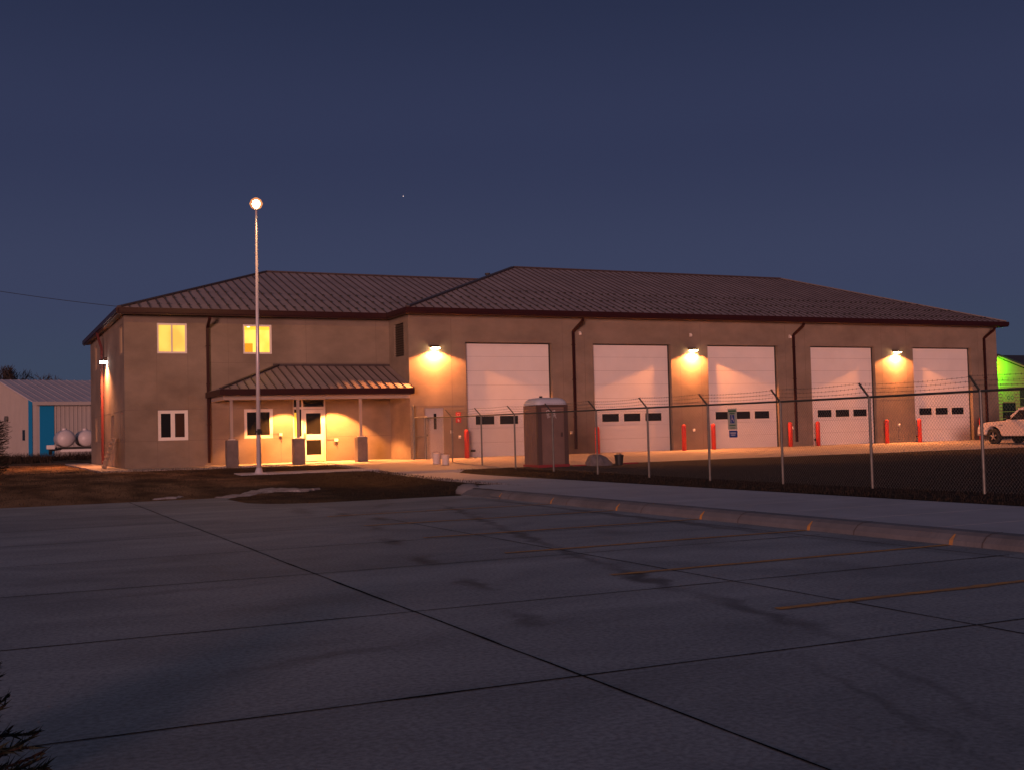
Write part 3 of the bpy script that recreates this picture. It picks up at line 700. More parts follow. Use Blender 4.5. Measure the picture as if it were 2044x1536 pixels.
# ---- porch
porch = FS
mb = MB(); ez = 3.06; tz = 4.17; py0 = -.48; px0 = -8.12; px1 = -.012; yb = WY-.01
mb.poly([(px0, py0, ez), (px1, py0, ez), (px1, yb, tz), (-5.1, yb, tz)], 'roof')
mb.poly([(px0, yb, ez), (px0, py0, ez), (-5.1, yb, tz)], 'roof')
psl = (tz-ez)/(yb-py0); pn = Vector((0, -psl, 1)).normalized(); x = px0
while x < px1-.1:
    x += .37
    y2 = min(yb, py0+(x-px0)/(-5.1-px0)*(yb-py0)) if x < -.02 else -.02
    if y2-py0 > .15: mb.bar(Vector((x, py0, ez))+pn*.02, Vector((x, y2, ez+psl*(y2-py0)))+pn*.02, .028, .045, 'seam', up=pn)
mb.bar((px0, py0, ez+.03), (-5.1, yb-.04, tz+.03), .16, .05, 'seam')
mb.box(-5.3, -.02, yb-.05, yb, tz, tz+.09, 'seam')
pr = mb.build('porch_roof', 'roof', FS)
mb = MB(); mb.box(px0-.06, px1+.03, py0-.10, py0, ez-.25, ez-.01); mb.box(px0-.06, px0, py0+.001, yb, ez-.25, ez-.012); mb.prism([(px1-.02, py0+.001, ez-.25), (px1-.02, -.02, ez-.25), (px1-.02, -.02, ez+.14), (px1-.02, py0+.001, ez-.02)], (.02, 0, 0)); mb.build('gutter', 'trim', pr)
mb = MB(); mb.box(px0+.02, -.02, py0+.02, yb, ez-.20, ez-.17); mb.build('porch_ceiling', 'white', FS)
mb = MB(); mb.box(-7.95, -.02, -.09, .09, 2.64, 2.858); mb.box(-7.95, -7.80, .092, yb, 2.64, 2.858); mb.build('porch_beam', 'tanbeam', FS)
for x in (-7.62, -4.90, -2.22):
    o = MB().box(x-.055, x+.055, -.055, .055, 1.06, 2.638).build('porch_post', 'tanbeam', FS)
    MB().box(x-.12, x+.12, -.12, .12, 1.035, 1.065).build('base_plate', 'alum', o)
    mb = MB(); mb.box(x-.225, x+.225, -.225, .225, -.18, 1.03); mb.build('pedestal', 'stone', FS, bevel=.015)
# downlights in the porch ceiling
SOD = (1, .33, .075)
for (x, y, pw_) in ((-4.85, 1.6, 3000), (-2.7, 1.6, 3600)):
    o = MB().cyl((x, y, 2.845), (x, y, 2.862), .10, n=20).build('downlight', 'porchlens', FS)
    mb = MB(); mb.lathe((x, y, 2.835), [(.11, .024), (.14, .024), (.14, 0), (.11, 0)], 20); mb.build('trim_ring', 'white', o)
    light('downlight_lamp', 'SPOT', (x, y, 2.82), pw_, SOD, FS, .05, 112, .25)
# ---- wall packs
def wall_pack(x, z):
    mb = MB()
    pr_ = [(x-.2, -.002, z+.02), (x-.2, -.30, z), (x-.2, -.30, z+.02), (x-.2, -.002, z+.12)]
    mb.prism(list(reversed(pr_)), (.4, 0, 0)); o = mb.build('wall_lamp', 'bronze', FS)
    MB().prism([(x-.17, -.06, z-.05), (x-.17, -.26, z-.05), (x-.17, -.295, z-.003), (x-.17, -.06, z-.003)][::-1], (.34, 0, 0)).build('lens', 'lens', o)
    light('wall_lamp_light', 'SPOT', (x, -.18, z-.07), 3700, (1, .30, .075), FS, .17, 146, .06)
for x in (1.17, 14.57, 27.56): wall_pack(x, 4.80)
mb = MB(); mb.prism([(WL-.002, 9.3, 4.80), (WL-.30, 9.3, 4.80), (WL-.26, 9.3, 4.90), (WL-.002, 9.3, 5.0)], (0, .4, 0)); o = mb.build('wall_lamp', 'bronze', FS, label='glaring lamp high on the side wall')
MB().box(WL-.30, WL-.03, 9.30, 9.70, 4.73, 4.797).build('lens', 'lensside', o)
light('side_lamp_light', 'SPOT', (WL-.22, 9.5, 4.66), 2400, (1, .33, .12), FS, .10, 150, .5)
# ---- small fixtures
for x in (8.42, 14.52, 20.53):
    mb = MB(); mb.box(x-.05, x+.05, -.03, -.001, 5.46, 5.62); mb.bar((x, -.03, 5.56), (x-.05, -.16, 5.50), .09, .09); mb.build('security_camera', 'white', FS)
for x, z in ((7.82, .98), (14.55, .95), (20.5, .93), (27.6, .95), (2.28, .92), (1.9, 1.15)):
    mb = MB(); mb.box(x-.05, x+.05, -.06, -.001, z-.07, z+.07); mb.cyl((x, -.06, z+.02), (x, -.10, z-.02), .035, n=8); mb.build('outlet_box', 'white', FS)
for x, z, wd in ((-2.56, .86, .16), (-5.02, 1.16, .12)):
    mb = MB(); mb.box(x-wd/2, x+wd/2, WY-.09, WY-.001, z, z+.12); mb.box(x-.5, x-wd/2-.002, WY-.02, WY-.001, z+.08, z+.095, 'sealant'); mb.bar((x, WY-.06, z), (x+.06, WY-.06, z-.15), .025, .025, 'darkmetal'); mb.build('hose_bib', 'white', FS)

# ================================================================== signs on the wall
for i, (z, lab) in enumerate(((1.79, 'small red square sign with a pale ring left of the first overhead door'), (1.55, 'lower small red square sign with a pale flame mark beside the first overhead door'))):
    t = thing('wall_sign', (2.24, 0, z), lab, 'sign', 'red signs on the station wall')
    MB().box(2.12, 2.36, -.012, -.001, z, z+.22).build('plate', 'redsign', t)
    mb = MB()
    if i == 0:
        for k in range(14):
            a, b = 2*math.pi*k/14, 2*math.pi*(k+1)/14
            mb.bar((2.24+.065*math.cos(a), -.014, z+.11+.065*math.sin(a)), (2.24+.065*math.cos(b), -.014, z+.11+.065*math.sin(b)), .012, .003, up=(0, 1, 0))
    else:
        mb.prism([(2.21, -.013, z+.05), (2.29, -.013, z+.05), (2.28, -.013, z+.11), (2.25, -.013, z+.10), (2.23, -.013, z+.17), (2.20, -.013, z+.11)], (0, -.002, 0))
    mb.build('emblem', 'decal', t)

# ================================================================== bollards
BX = [(2.44, 'red steel bollard left of the first overhead door'), (7.2, 'red steel bollard right of the first door, behind the portable toilet'), (8.96, 'red steel bollard at the left edge of the second overhead door'), (13.70, 'red steel bollard at the right edge of the second overhead door'),
      (15.40, 'red steel bollard at the left edge of the third overhead door'), (20.05, 'red steel bollard at the right edge of the third overhead door'), (21.80, 'red steel bollard at the left edge of the fourth overhead door'),
      (26.38, 'red steel bollard at the right edge of the fourth overhead door'), (28.66, 'red steel bollard at the left edge of the fifth overhead door'), (33.16, 'red steel bollard right of the fifth overhead door, beside the pickup')]
first = None
for i, (x, lab) in enumerate(BX):
    if first is None:
        r = .105
        mb = MB(); mb.lathe((x, -.42, 0), [(r, -.06), (r, 1.12), (r*.97, 1.16), (r*.8, 1.20), (r*.45, 1.225), (.01, 1.235)], 20)
        first = mb.build('bollard', 'redpost', org=(x, -.42, 0), smooth=True); tag(first, lab, 'bollard', 'red bollards guarding the overhead doors')
    else:
        if i == 1: continue
        o = first.copy(); C.objects.link(o); o.location = (x, -.42, 0); o['label'] = lab

# ================================================================== fence
FX = .60; FS0 = -.30; SP = 3.007; NP = 14
def fz(y): return -.19 if y > -1 else max(-.33, -.19-.0055*(-y))
fence = thing('chain_link_fence', (FX, FS0, fz(FS0)), 'chain link fence topped with three strands of barbed wire along the dark field', 'fence')
fh = 1.96
for i in range(NP):
    y = FS0-SP*i; z = fz(y); x = FX-.01*i
    mb = MB(); mb.cyl((x, y, z-.25), (x, y, z+fh+.02), .031, n=12)
    if i == 0: mb.lathe((x, y, z+fh), [(.04, 0), (.04, .04), (.02, .07), (.003, .08)], 12)
    p = mb.build('post', 'galv', fence, smooth=False)
    if i > 0:
        mb = MB(); mb.bar((x, y, z+fh-.01), (x-.27, y, z+fh+.29), .035, .025, up=(0, 1, 0)); mb.build('barb_arm', 'rail', p)
mb = MB()
for i in range(NP-1):
    ya, yb_ = FS0-SP*i, FS0-SP*(i+1)
    mb.cyl((FX-.01*i, ya, fz(ya)+fh), (FX-.01*(i+1), yb_, fz(yb_)+fh), .024, n=8)
mb.build('top_rail', 'rail', fence)
# mesh: straight diagonal wires, 75 mm apart
mb = MB(); y_end = FS0-SP*(NP-1); step = .078; n = int((FS0-y_end)/step); hh = fh-.03
for i in range(-int(hh*.9/step), n+1):
    for s in (1, -1):
        y0_ = FS0-i*step; dy = hh*.9
        ya, yb_ = (y0_, y0_-dy)
        za, zb = (0.0, 1.0) if s == 1 else (1.0, 0.0)
        # clip to fence span
        t0, t1 = 0.0, 1.0
        if ya > FS0: t0 = (ya-FS0)/dy
        if yb_ < y_end: t1 = 1-(y_end-yb_)/dy
        if t1-t0 < .02: continue
        def P(t):
            yy_ = ya-dy*t; zz = za+(zb-za)*t; xx_ = FX-.01*(FS0-yy_)/SP
            return (xx_+(.004 if s == 1 else -.004), yy_, fz(yy_)+.03+hh*zz)
        mb.cyl(P(t0), P(t1), .0021, n=3, cap=False)
mb.build('chain_link_mesh', 'wire', fence)
mb = MB()
for k in range(3):
    ox, oz = -.09-.085*k, .105+.09*k
    for i in range(1, NP-1):
        ya, yb_ = FS0-SP*i, FS0-SP*(i+1); seg = 6
        for q in range(seg):
            def W(t): return (FX-.01*(i+t)+ox, ya+(yb_-ya)*t, fz(ya+(yb_-ya)*t)+fh+oz-.03*4*t*(1-t)-.01*k*(i % 2))
            mb.cyl(W(q/seg), W((q+1)/seg), .0028, n=4, cap=False)
        for q in range(24):
            t = (q+.5)/24; p = Vector(W(t)); mb.bar(p+Vector((.012, .008, .02)), p-Vector((.012, .008, .02)), .005, .005)
mb.build('barbed_wire', 'rail', fence)
# short return with a gate to the wall corner
gate = thing('fence_gate', (0.02, -.3, -.1), 'narrow chain link gate between fence end and station corner', 'gate')
mb = MB(); mb.cyl((.03, -.3, -.15), (.03, -.3, 2.26), .035, n=12); mb.lathe((.03, -.3, 2.26), [(.04, 0), (.04, .03), (.02, .055), (.004, .06)], 12); mb.build('post', 'galv', gate)
mb = MB()
for z in (.06, .98, 1.80): mb.cyl((.07, -.3, z), (FX-.05, -.3, z), .019, n=8)
mb.cyl((FX-.07, -.3, .06), (FX-.07, -.3, 1.80), .019, n=8); mb.cyl((.085, -.3, .06), (.085, -.3, 1.80), .019, n=8); mb.build('gate_frame', 'galv', gate)
mb = MB()
for i in range(-22, 8):
    for s in (1, -1):
        a = Vector((.09+i*.075, 1.78 if s > 0 else .08)); b = Vector((.09+i*.075+1.7, .08 if s > 0 else 1.78))
        t0 = max(0, (.09-a.x)/1.7); t1 = min(1, (FX-.07-a.x)/1.7)
        if t1-t0 < .02: continue
        p, q = a.lerp(b, t0), a.lerp(b, t1); mb.cyl((p.x, -.3+.003*s, p.y), (q.x, -.3+.003*s, q.y), .0021, n=3, cap=False)
mb.build('gate_mesh', 'wire', gate)

# accessible parking sign on the fence (faces the stalls, -X)
t = thing('parking_sign', (FX-.12, -22.75, .8), 'accessible parking sign with blue wheelchair symbol hung on the chain link fence', 'sign')
sx = FX-.13
MB().box(sx, sx+.004, -22.95, -22.57, 1.0, 1.53).build('plate', 'signwhite', t)
MB().box(sx-.003, sx-.001, -22.85, -22.67, 1.16, 1.37).build('blue_square', 'bluesign', t)
mb = MB(); X = sx-.005
def sb(a, b, w_=.018): mb.bar((X, a[0], a[1]), (X, b[0], b[1]), .002, w_, up=(1, 0, 0)) if False else mb.bar((X, a[0], a[1]), (X, b[0], b[1]), w_, .002, up=(1, 0, 0))
mb.cyl((X, -22.75, 1.345), (X-.002, -22.75, 1.345), .014, n=10); sb((-22.75, 1.325), (-22.76, 1.26)); sb((-22.76, 1.29), (-22.795, 1.288), .012); sb((-22.76, 1.26), (-22.80, 1.255)); sb((-22.80, 1.255), (-22.815, 1.205)); 
for k in range(8):
    a, b = R(20+k*28), R(20+(k+1)*28); sb((-22.75+.045*math.sin(a), 1.225-.045*math.cos(a)), (-22.75+.045*math.sin(b), 1.225-.045*math.cos(b)), .01)
mb.build('wheelchair_symbol', 'decal', t)
mb = MB(); mb.box(sx-.003, sx-.001, -22.92, -22.60, 1.44, 1.49); mb.box(sx-.003, sx-.001, -22.87, -22.65, 1.385, 1.42); mb.box(sx-.003, sx-.001, -22.88, -22.64, 1.09, 1.12); mb.box(sx-.003, sx-.001, -22.85, -22.67, 1.03, 1.05); mb.build('lettering', 'greensign', t)
MB().box(sx, sx+.004, -22.95, -22.61, .80, .975).build('lower_plate', 'bluesign', t)
mb = MB(); mb.box(sx-.003, sx-.001, -22.90, -22.66, .90, .925); mb.box(sx-.003, sx-.001, -22.87, -22.69, .85, .872); mb.build('lower_lettering', 'decal', t)
t.location.y += .27

# ================================================================== tall pole with a lamp on top
t = thing('light_pole', (-7.99, -6.5, -.17), 'tall slender white pole with one glaring lamp at its top, standing before the porch', 'pole')
mb = MB(); mb.cyl((-7.99, -6.5, -.17), (-7.94, -6.5, 9.1), .085, .038, n=20); mb.build('shaft', 'polewhite', t, smooth=True)
mb = MB(); mb.box(-8.21, -7.77, -6.72, -6.28, -.18, -.13); mb.cyl((-7.99, -6.5, -.13), (-7.985, -6.5, .05), .15, .09, n=20); mb.build('base_plate', 'polewhite', t)
mb = MB(); mb.box(-8.05, -7.93, -6.67, -6.58, 1.20, 1.40); mb.cyl((-7.99, -6.5, 1.28), (-7.99, -6.5, 1.34), .125, n=14); mb.build('cleat_box', 'darkmetal', t)
mb = MB(); mb.lathe((-7.94, -6.5, 9.1), [(.05, -.02), (.09, .0), (.07, .03)], 16); mb.build('lamp_base', 'polewhite', t)
gl = MB().lathe((-7.94, -6.5, 9.10), [(.06, -.0), (.17, .06), (.235, .20), (.17, .34), (.06, .41), (.005, .42)], 24).build('halo_globe', 'haloglow', t, smooth=True)
MB().lathe((-7.94, -6.5, 9.16), [(.05, 0), (.11, .05), (.14, .14), (.11, .23), (.04, .27), (.005, .275)], 20).build('bulb', 'bulb', gl, smooth=True)
light('pole_lamp', 'POINT', (-7.94, -6.5, 9.75), 750, (1, .46, .17), t, .15)

# ================================================================== portable toilet
jx0, jx1, jy0, jy1, jz = 1.52, 2.72, -9.30, -8.10, -.24
t = thing('portable_toilet', (2.12, -8.7, jz), 'brown portable toilet with domed pale grey roof standing behind the fence', 'portable toilet')
mb = MB(); mb.box(jx0, jx1, jy0, jy1, jz+.10, 2.02)
for k in range(5): mb.box(jx0-.014, jx0-.001, jy0+.12+k*.21, jy0+.20+k*.21, jz+.2, 1.85)
b = mb.build('cabin', 'john', t, bevel=.02)
mb = MB(); mb.box(jx0+.20, jx1-.20, jy0-.03, jy0-.002, jz+.16, 1.93); d = mb.build('door', 'john', t, bevel=.008)
mb = MB(); mb.box(jx1-.30, jx1-.22, jy0-.055, jy0-.031, .86, 1.02); mb.build('handle', 'johndark', d)
mb = MB()
for x in (jx0, jx1-.12): mb.box(x-.02, x+.14, jy0-.02, jy0+.10, jz+.1, 2.03)
mb.box(jx0+.12, jx1-.12, jy0-.018, jy0-.003, 1.94, 2.03)
mb.build('door_frame', 'johndark', t)
mb = MB(); mb.box(jx0-.04, jx1+.04, jy0-.04, jy1+.04, jz, jz+.099); mb.build('skid', 'redhose', t)
# domed roof
mb = MB(); n = 10; rows = []
for k in range(7):
    a = k/6; s = 1-.62*a**2.2; z = 2.031+.27*math.sin(a*math.pi/2)
    hw = (.66)*s; cx, cy_ = (jx0+jx1)/2, (jy0+jy1)/2; row = []
    for q in range(24):
        th = 2*math.pi*q/24; c_, s_ = math.cos(th), math.sin(th); ex = .35
        row.append((cx+hw*math.copysign(abs(c_)**ex, c_), cy_+hw*math.copysign(abs(s_)**ex, s_), z))
    rows.append(row)
for a, b_ in zip(rows[:-1], rows[1:]):
    for q in range(24): mb.poly([a[q], a[(q+1) % 24], b_[(q+1) % 24], b_[q]])
mb.poly(rows[-1]); mb.poly(list(reversed(rows[0]))); mb.build('roof', 'johnroof', t)
mb = MB(); mb.cyl((2.0, -8.62, 2.2), (2.0, -8.62, 2.37), .06, n=12); mb.build('vent_pipe', 'black', t)
# scrawled white mark on the door: two ragged letter-like clusters
mb = MB(); yy_ = jy0-.034
def st_(a, b, w_=.022): mb.bar((a[0], yy_, a[1]), (b[0], yy_, b[1]), w_, .003, up=(0, 1, 0))
ox = jx0+.33; oz = 1.52
for a, b in (((0, .30), (.06, .02)), ((.0, .28), (.10, .32)), ((.10, .32), (.13, .24)), ((.13, .24), (.04, .17)), ((.04, .17), (.15, .06)), ((.02, .10), (.12, .20)), ((.06, .02), (.10, .12)), ((.15, .26), (.21, .24)), ((.10, .06), (.17, .08)), ((.05, .25), (.11, .13)),
             ((.27, .30), (.27, .05)), ((.27, .28), (.36, .31)), ((.36, .31), (.31, .19)), ((.31, .19), (.40, .02)), ((.27, .10), (.37, .22)), ((.30, .06), (.33, .14)), ((.33, .12), (.40, .15)), ((.28, .20), (.40, .24))):
    st_((ox+a[0], oz+a[1]), (ox+b[0], oz+b[1]))
mb.build('lettering', 'decal', d)

# ---- rock, bin, red strip, buckets beside it
rb = random.Random(8); mb = MB(); rings = []
for (r_, z_, ox_) in ((1.05, -.12, 0), (1.04, .05, 0), (.97, .15, -.03), (.82, .27, -.08), (.66, .37, -.13), (.42, .43, -.18), (.15, .44, -.2)):
    ring = []
    for q in range(22):
        a_ = 2*math.pi*q/22; wv = 1+.07*math.sin(3*a_+z_*5)+.05*math.sin(7*a_+2)+rb.uniform(-.03, .03)
        x_ = r_*.50*wv*math.cos(a_)+ox_; y_ = r_*.42*wv*math.sin(a_)
        ring.append((4.05+x_, -9.3+y_, -.27+z_*(1-.28*max(0, x_)/.5)+rb.uniform(-.012, .012)))
    rings.append(ring)
for p_, q_ in zip(rings[:-1], rings[1:]):
    for k in range(22): mb.poly([p_[k], p_[(k+1) % 22], q_[(k+1) % 22], q_[k]])
mb.poly(rings[-1])
tag(mb.build('boulder', 'rock', org=(4.05, -9.3, -.27), smooth=False), 'grey boulder like lump on the ground right of the portable toilet', 'boulder')
t = thing('trash_can', (4.72, -9.55, -.25), 'small black bin standing on dark ground behind a fence post', 'bin')
MB().lathe((4.72, -9.55, -.25), [(.14, 0), (.17, .34), (.18, .35), (.18, .38), (.03, .39)], 16).build('body', 'black', t)
MB().bar((4.60, -9.55, .17), (4.80, -9.55, .17), .03, .03).bar((4.60, -9.55, .12), (4.60, -9.55, .17), .02).bar((4.80, -9.55, .12), (4.80, -9.55, .17), .02).build('handle', 'black', t)
o = MB().box(3.05, 3.75, -9.1, -8.95, -.26, -.20).build('red_board', 'redhose', org=(3.4, -9.0, -.25), bevel=.01); tag(o, 'flat red board lying beside the skid of the portable toilet', 'board')
o = MB().box(4.95, 5.9, -9.0, -8.85, -.26, -.19).build('red_board', 'redhose', org=(5.4, -8.9, -.25), bevel=.01); tag(o, 'flat red board lying on the soil right of the small black bin', 'board')
def bucket(loc, s, lab):
    t = thing('bucket', loc, lab, 'bucket', 'pale buckets by the fence'); x, y, z = loc
    MB().lathe(loc, [(.13*s, 0), (.155*s, .35*s), (.165*s, .36*s), (.165*s, .39*s), (.02, .395*s)], 18).build('body', 'bucket', t, smooth=False)
    mb = MB()
    for k in range(8):
        a, b = math.pi*k/8, math.pi*(k+1)/8; mb.bar((x+.165*s*math.cos(a), y, z+.36*s+.09*math.sin(a)), (x+.165*s*math.cos(b), y, z+.36*s+.09*math.sin(b)), .01)
    mb.build('handle', 'darkmetal', t)
bucket((-.50, -4.3, -.11), 1.1, 'taller pale bucket standing by the fence near the grey door')
bucket((-.42, -5.05, -.13), 1.0, 'smaller greyish bucket in front of the taller pale bucket')

# ================================================================== pallet leaning on the side wall
t = thing('wooden_pallet', (-11.8, 4.9, 0), 'pale wooden pallet leaning upright against the side wall near the corner', 'pallet')
def lean(d, y, z):  # d out of plane
    return Vector((-12.02+.42*(z/1.3)+d, y, z-.03))
mb = MB()
for k in range(7):
    z = .06+k*.19; mb.bar(lean(-.05, 4.3, z), lean(-.05, 5.6, z), .12, .02, up=(1, 0, .3))
mb.build('deck_boards', 'ply', t)
for y in (4.34, 4.95, 5.56):
    MB().bar(lean(0, y, 0), lean(0, y, 1.28), .05, .08, up=(1, 0, 0)).build('stringer', 'ply', t)

# ================================================================== snow patch
def patch(name, pts, z, h, lab):
    bm = bmesh.new(); vs = [bm.verts.new((x, y, z)) for x, y in pts]; bm.faces.new(vs)
    bmesh.ops.triangulate(bm, faces=bm.faces[:]); bmesh.ops.subdivide_edges(bm, edges=bm.edges[:], cuts=4, use_grid_fill=True)
    bnd = {v for e_ in bm.edges if e_.is_boundary for v in e_.verts}
    for v in bm.verts:
        v.co.z = gz(v.co.x, v.co.y)-.03 if v in bnd else gz(v.co.x, v.co.y)+h*(.5+random.random()); v.co.x += (random.random()-.5)*.15; v.co.y += (random.random()-.5)*.15
    m_ = bpy.data.meshes.new(name); bm.to_mesh(m_); bm.free(); m_.materials.append(M['snow']); o = bpy.data.objects.new(name, m_); C.objects.link(o)
    o['label'] = lab; o['category'] = 'snow patch'; return o
patch('snow_patch', [(-11.3, -14.9), (-10.5, -14.5), (-9.9, -13.4), (-9.2, -12.6), (-8.5, -12.9), (-8.1, -13.6), (-7.7, -13.7), (-8.4, -14.4), (-9.2, -14.1), (-9.9, -14.7), (-10.6, -15.2)], -.4, .035, 'old crusted snow patch on the lawn in front of the pole')
patch('snow_patch', [(-12.9, -14.7), (-12.0, -14.1), (-11.6, -14.2), (-12.1, -14.8)], -.4, .03, 'thin remnant of snow at the lawn edge, left of the larger patch')

# ================================================================== pickup truck facing the station
TX, TY = 29.05, -4.9       # left face, front axle
truck = thing('pickup_truck', (30.0, -6.9, -.14), 'white pickup truck parked on the apron with its nose towards the station', 'pickup truck')
tz = -.13; W2 = 1.92
def side_profile():
    """(s, z): s = metres behind the front axle"""
    p = [(-.93, .50), (-.97, .62), (-.95, .82), (-.88, .96), (-.72, 1.05), (-.40, 1.09), (.35, 1.13), (.72, 1.15), (2.9, 1.17), (2.95, 1.17), (4.9, 1.20), (4.93, .62), (4.85, .52), (4.30, .46)]
    for k in range(0, 9): a = R(12+k*156/8); p.append((3.75+.47*math.cos(a), .40+.47*math.sin(a)))
    p += [(3.25, .40), (.56, .40)]
    for k in range(0, 9): a = R(8+k*164/8); p.append((.0+.49*math.cos(a), .40+.49*math.sin(a)))
    p += [(-.52, .48)]
    return p
pf = side_profile()
mb = MB(); mb.prism([(TX, TY-s, tz+z) for s, z in reversed(pf)], (W2, 0, 0)); body = mb.build('body', 'paint', truck, bevel=.06)
mb = MB(); mb.box(TX+.12, TX+W2-.12, TY-4.8, TY+.5, tz+.36, tz+.75); mb.build('chassis', 'black', truck)
# cab (tapered)
def loft(secs, m):
    mb = MB()
    n = len(secs[0])
    for a, b in zip(secs[:-1], secs[1:]):
        for k in range(n): mb.poly([a[k], a[(k+1) % n], b[(k+1) % n], b[k]], m)
    mb.poly(list(reversed(secs[0])), m); mb.poly(secs[-1], m); return mb
def cabsec(z, s0, s1, ins): return [(TX+ins, TY-s0, tz+z), (TX+ins, TY-s1, tz+z), (TX+W2-ins, TY-s1, tz+z), (TX+W2-ins, TY-s0, tz+z)]
loft([cabsec(1.13, .72, 2.62, .05), cabsec(1.40, 1.02, 2.58, .12), cabsec(1.72, 1.42, 2.5, .20), cabsec(1.80, 1.62, 2.42, .26)], None).build('cab', 'paint', truck, bevel=.04)
for s, xw, nm in ((-1, TX, 'l'), (1, TX+W2, 'r')):
    def Q(s_, z): 
        ins = .05+(.15)*(z-1.13)/.59
        return (xw-s*(ins-.008), TY-s_, tz+z)
    q = [Q(1.02, 1.20), Q(2.45, 1.20), Q(2.38, 1.66), Q(1.52, 1.66)]
    if s > 0: q = q[::-1]
    MB().prism(q, (s*.004, 0, 0)).build('side_window', 'glass', truck)
    MB().box(xw-.03 if s < 0 else xw+.02, xw-.02 if s < 0 else xw+.03, TY-1.16, TY-1.14, .4, .6) 
    mb = MB(); mb.box(min(xw, xw+s*.24), max(xw, xw+s*.24), TY-1.14, TY-1.04, tz+1.22, tz+1.40); mb.build('mirror', 'black', truck, bevel=.02)
    MB().box(xw-.012 if s < 0 else xw+.002, xw-.002 if s < 0 else xw+.012, TY-2.30, TY-2.12, tz+.98, tz+1.02).build('door_handle', 'black', truck)
    MB().box(xw-.012 if s < 0 else xw+.002, xw-.002 if s < 0 else xw+.012, TY-.62, TY-.38, tz+.93, tz+.955).build('badge', 'black', truck)
MB().prism([(TX+.17, TY-.94, tz+1.34), (TX+.16, TY-.77, tz+1.185), (TX+W2-.16, TY-.77, tz+1.185), (TX+W2-.17, TY-.94, tz+1.34)][::-1], (0, .03, .02)).build('windshield', 'glass', truck)
mb = MB(); mb.prism([(TX+.19, TY-1.43+.01, tz+1.70), (TX+.10, TY-.80, tz+1.20), (TX+W2-.10, TY-.80, tz+1.20), (TX+W2-.19, TY-1.43+.01, tz+1.70)][::-1], (0, .012, .012)); mb.build('windshield', 'glass', truck)
mb = MB(); mb.box(TX+.03, TX+W2-.03, TY+.88, TY+1.02, tz+.42, tz+.66); mb.build('front_bumper', 'rim', truck, bevel=.03)
MB().box(TX+.03, TX+W2-.03, TY-5.05, TY-4.92, tz+.42, tz+.62).build('rear_bumper', 'rim', truck, bevel=.03)
MB().box(TX+.55, TX+W2-.55, TY+.955, TY+.985, tz+.68, tz+.92).build('grille', 'black', truck)
for x in (TX+.12, TX+W2-.50): MB().box(x, x+.38, TY+.93, TY+.975, tz+.70, tz+.90).build('headlight', 'headlight', truck)
for x in (TX+.02, TX+W2-.16): MB().box(x, x+.14, TY-4.95, TY-4.925, tz+.80, tz+1.10).build('tail_light', 'taillight', truck)
for s in (0, 3.75):
    for x, dx in ((TX+.02, -1), (TX+W2-.02, 1)):
        c = (x-dx*.12, TY-s, tz+.385)
        mb = MB(); prof_ = [(.20, -.12), (.33, -.12), (.38, -.09), (.385, 0), (.38, .09), (.33, .12), (.20, .12)]
        mb.lathe(c, prof_, 28, axis='x'); wh = mb.build('wheel', 'tyre', truck, smooth=False)
        mb = MB(); f = c[0]+dx*.10
        mb.lathe((f, c[1], c[2]), [(.225, -.02), (.225, .02), (.19, .022), (.185, .0)], 24, axis='x')
        for k in range(5):
            a = 2*math.pi*k/5+.3; mb.bar((f+dx*.01, c[1], c[2]), (f+dx*.01, c[1]+.2*math.cos(a), c[2]+.2*math.sin(a)), .07, .03, up=(1, 0, 0))
        mb.cyl((f-.03, c[1], c[2]), (f+.04*dx, c[1], c[2]), .07, n=14); mb.build('rim', 'rim', wh)

# ================================================================== green lit building on the right
gb = thing('neighbour_building', (60, 20, .1), 'gabled building at right edge, its siding lit bright green by a lamp', 'building')
gy = 20.0
mb = MB()
mb.prism([(51.2, gy, -.2), (63.4, gy, -.2), (63.4, gy, 4.35), (57.3, gy, 6.1), (51.2, gy, 4.35)], (0, 9, 0), 'barnwall')
for k in range(22):     # lap siding shadow lines
    z = .3+k*.26; half = 6.1 if z < 4.35 else max(0, (6.1-z)/1.75*6.1)
    if half > .2:
        x0_ = 57.3-half; mb.prism([(x0_, gy-.001, z), (x0_+2*half, gy-.001, z), (x0_+2*half, gy-.026, z), (x0_, gy-.026, z)][::-1], (0, 0, .012), 'barnwall')
mb.box(63.5, 84, 22.0, 31.0, -.2, 4.2, 'barnwall')
mb.build('wall', 'barnwall', gb)
mb = MB()
mb.prism([(50.7, gy-.35, 4.25), (57.3, gy-.35, 6.16), (63.9, gy-.35, 4.25), (63.9, gy-.35, 4.38), (57.3, gy-.35, 6.32), (50.7, gy-.35, 4.38)][::-1], (0, 9.5, 0), 'barnroof')
mb.prism([(45, 21.3, 4.2), (45, 26.5, 6.75), (45, 31.6, 4.2)], (41, 0, 0), 'barnroof')
mb.build('roof', 'barnroof', gb)
mb = MB(); mb.prism([(57.3, gy-.37, 6.04), (64, gy-.37, 4.10), (64, gy-.37, 4.23), (57.3, gy-.37, 6.17)], (0, .02, 0)); mb.prism([(50.6, gy-.37, 4.10), (57.3, gy-.37, 6.04), (57.3, gy-.37, 6.17), (50.6, gy-.37, 4.23)], (0, .02, 0)); mb.build('rake_board', 'barnwall', gb)
mb = MB(); mb.box(57.85, 59.3, gy-.05, gy-.03, .2, 2.42, 'glass')
for z in (.6, 1.15, 1.7): mb.box(57.85, 59.3, gy-.06, gy-.051, z, z+.04, 'barnwall')
mb.build('window', 'glass', gb)
mb = MB(); mb.box(59.85, 63.0, gy-.05, gy-.03, .0, 3.45, 'darkmetal')
for z in (.8, 1.45, 2.1, 2.75): mb.box(59.85, 63.0, gy-.06, gy-.051, z, z+.04, 'barnwall')
mb.build('overhead_door', 'darkmetal', gb)
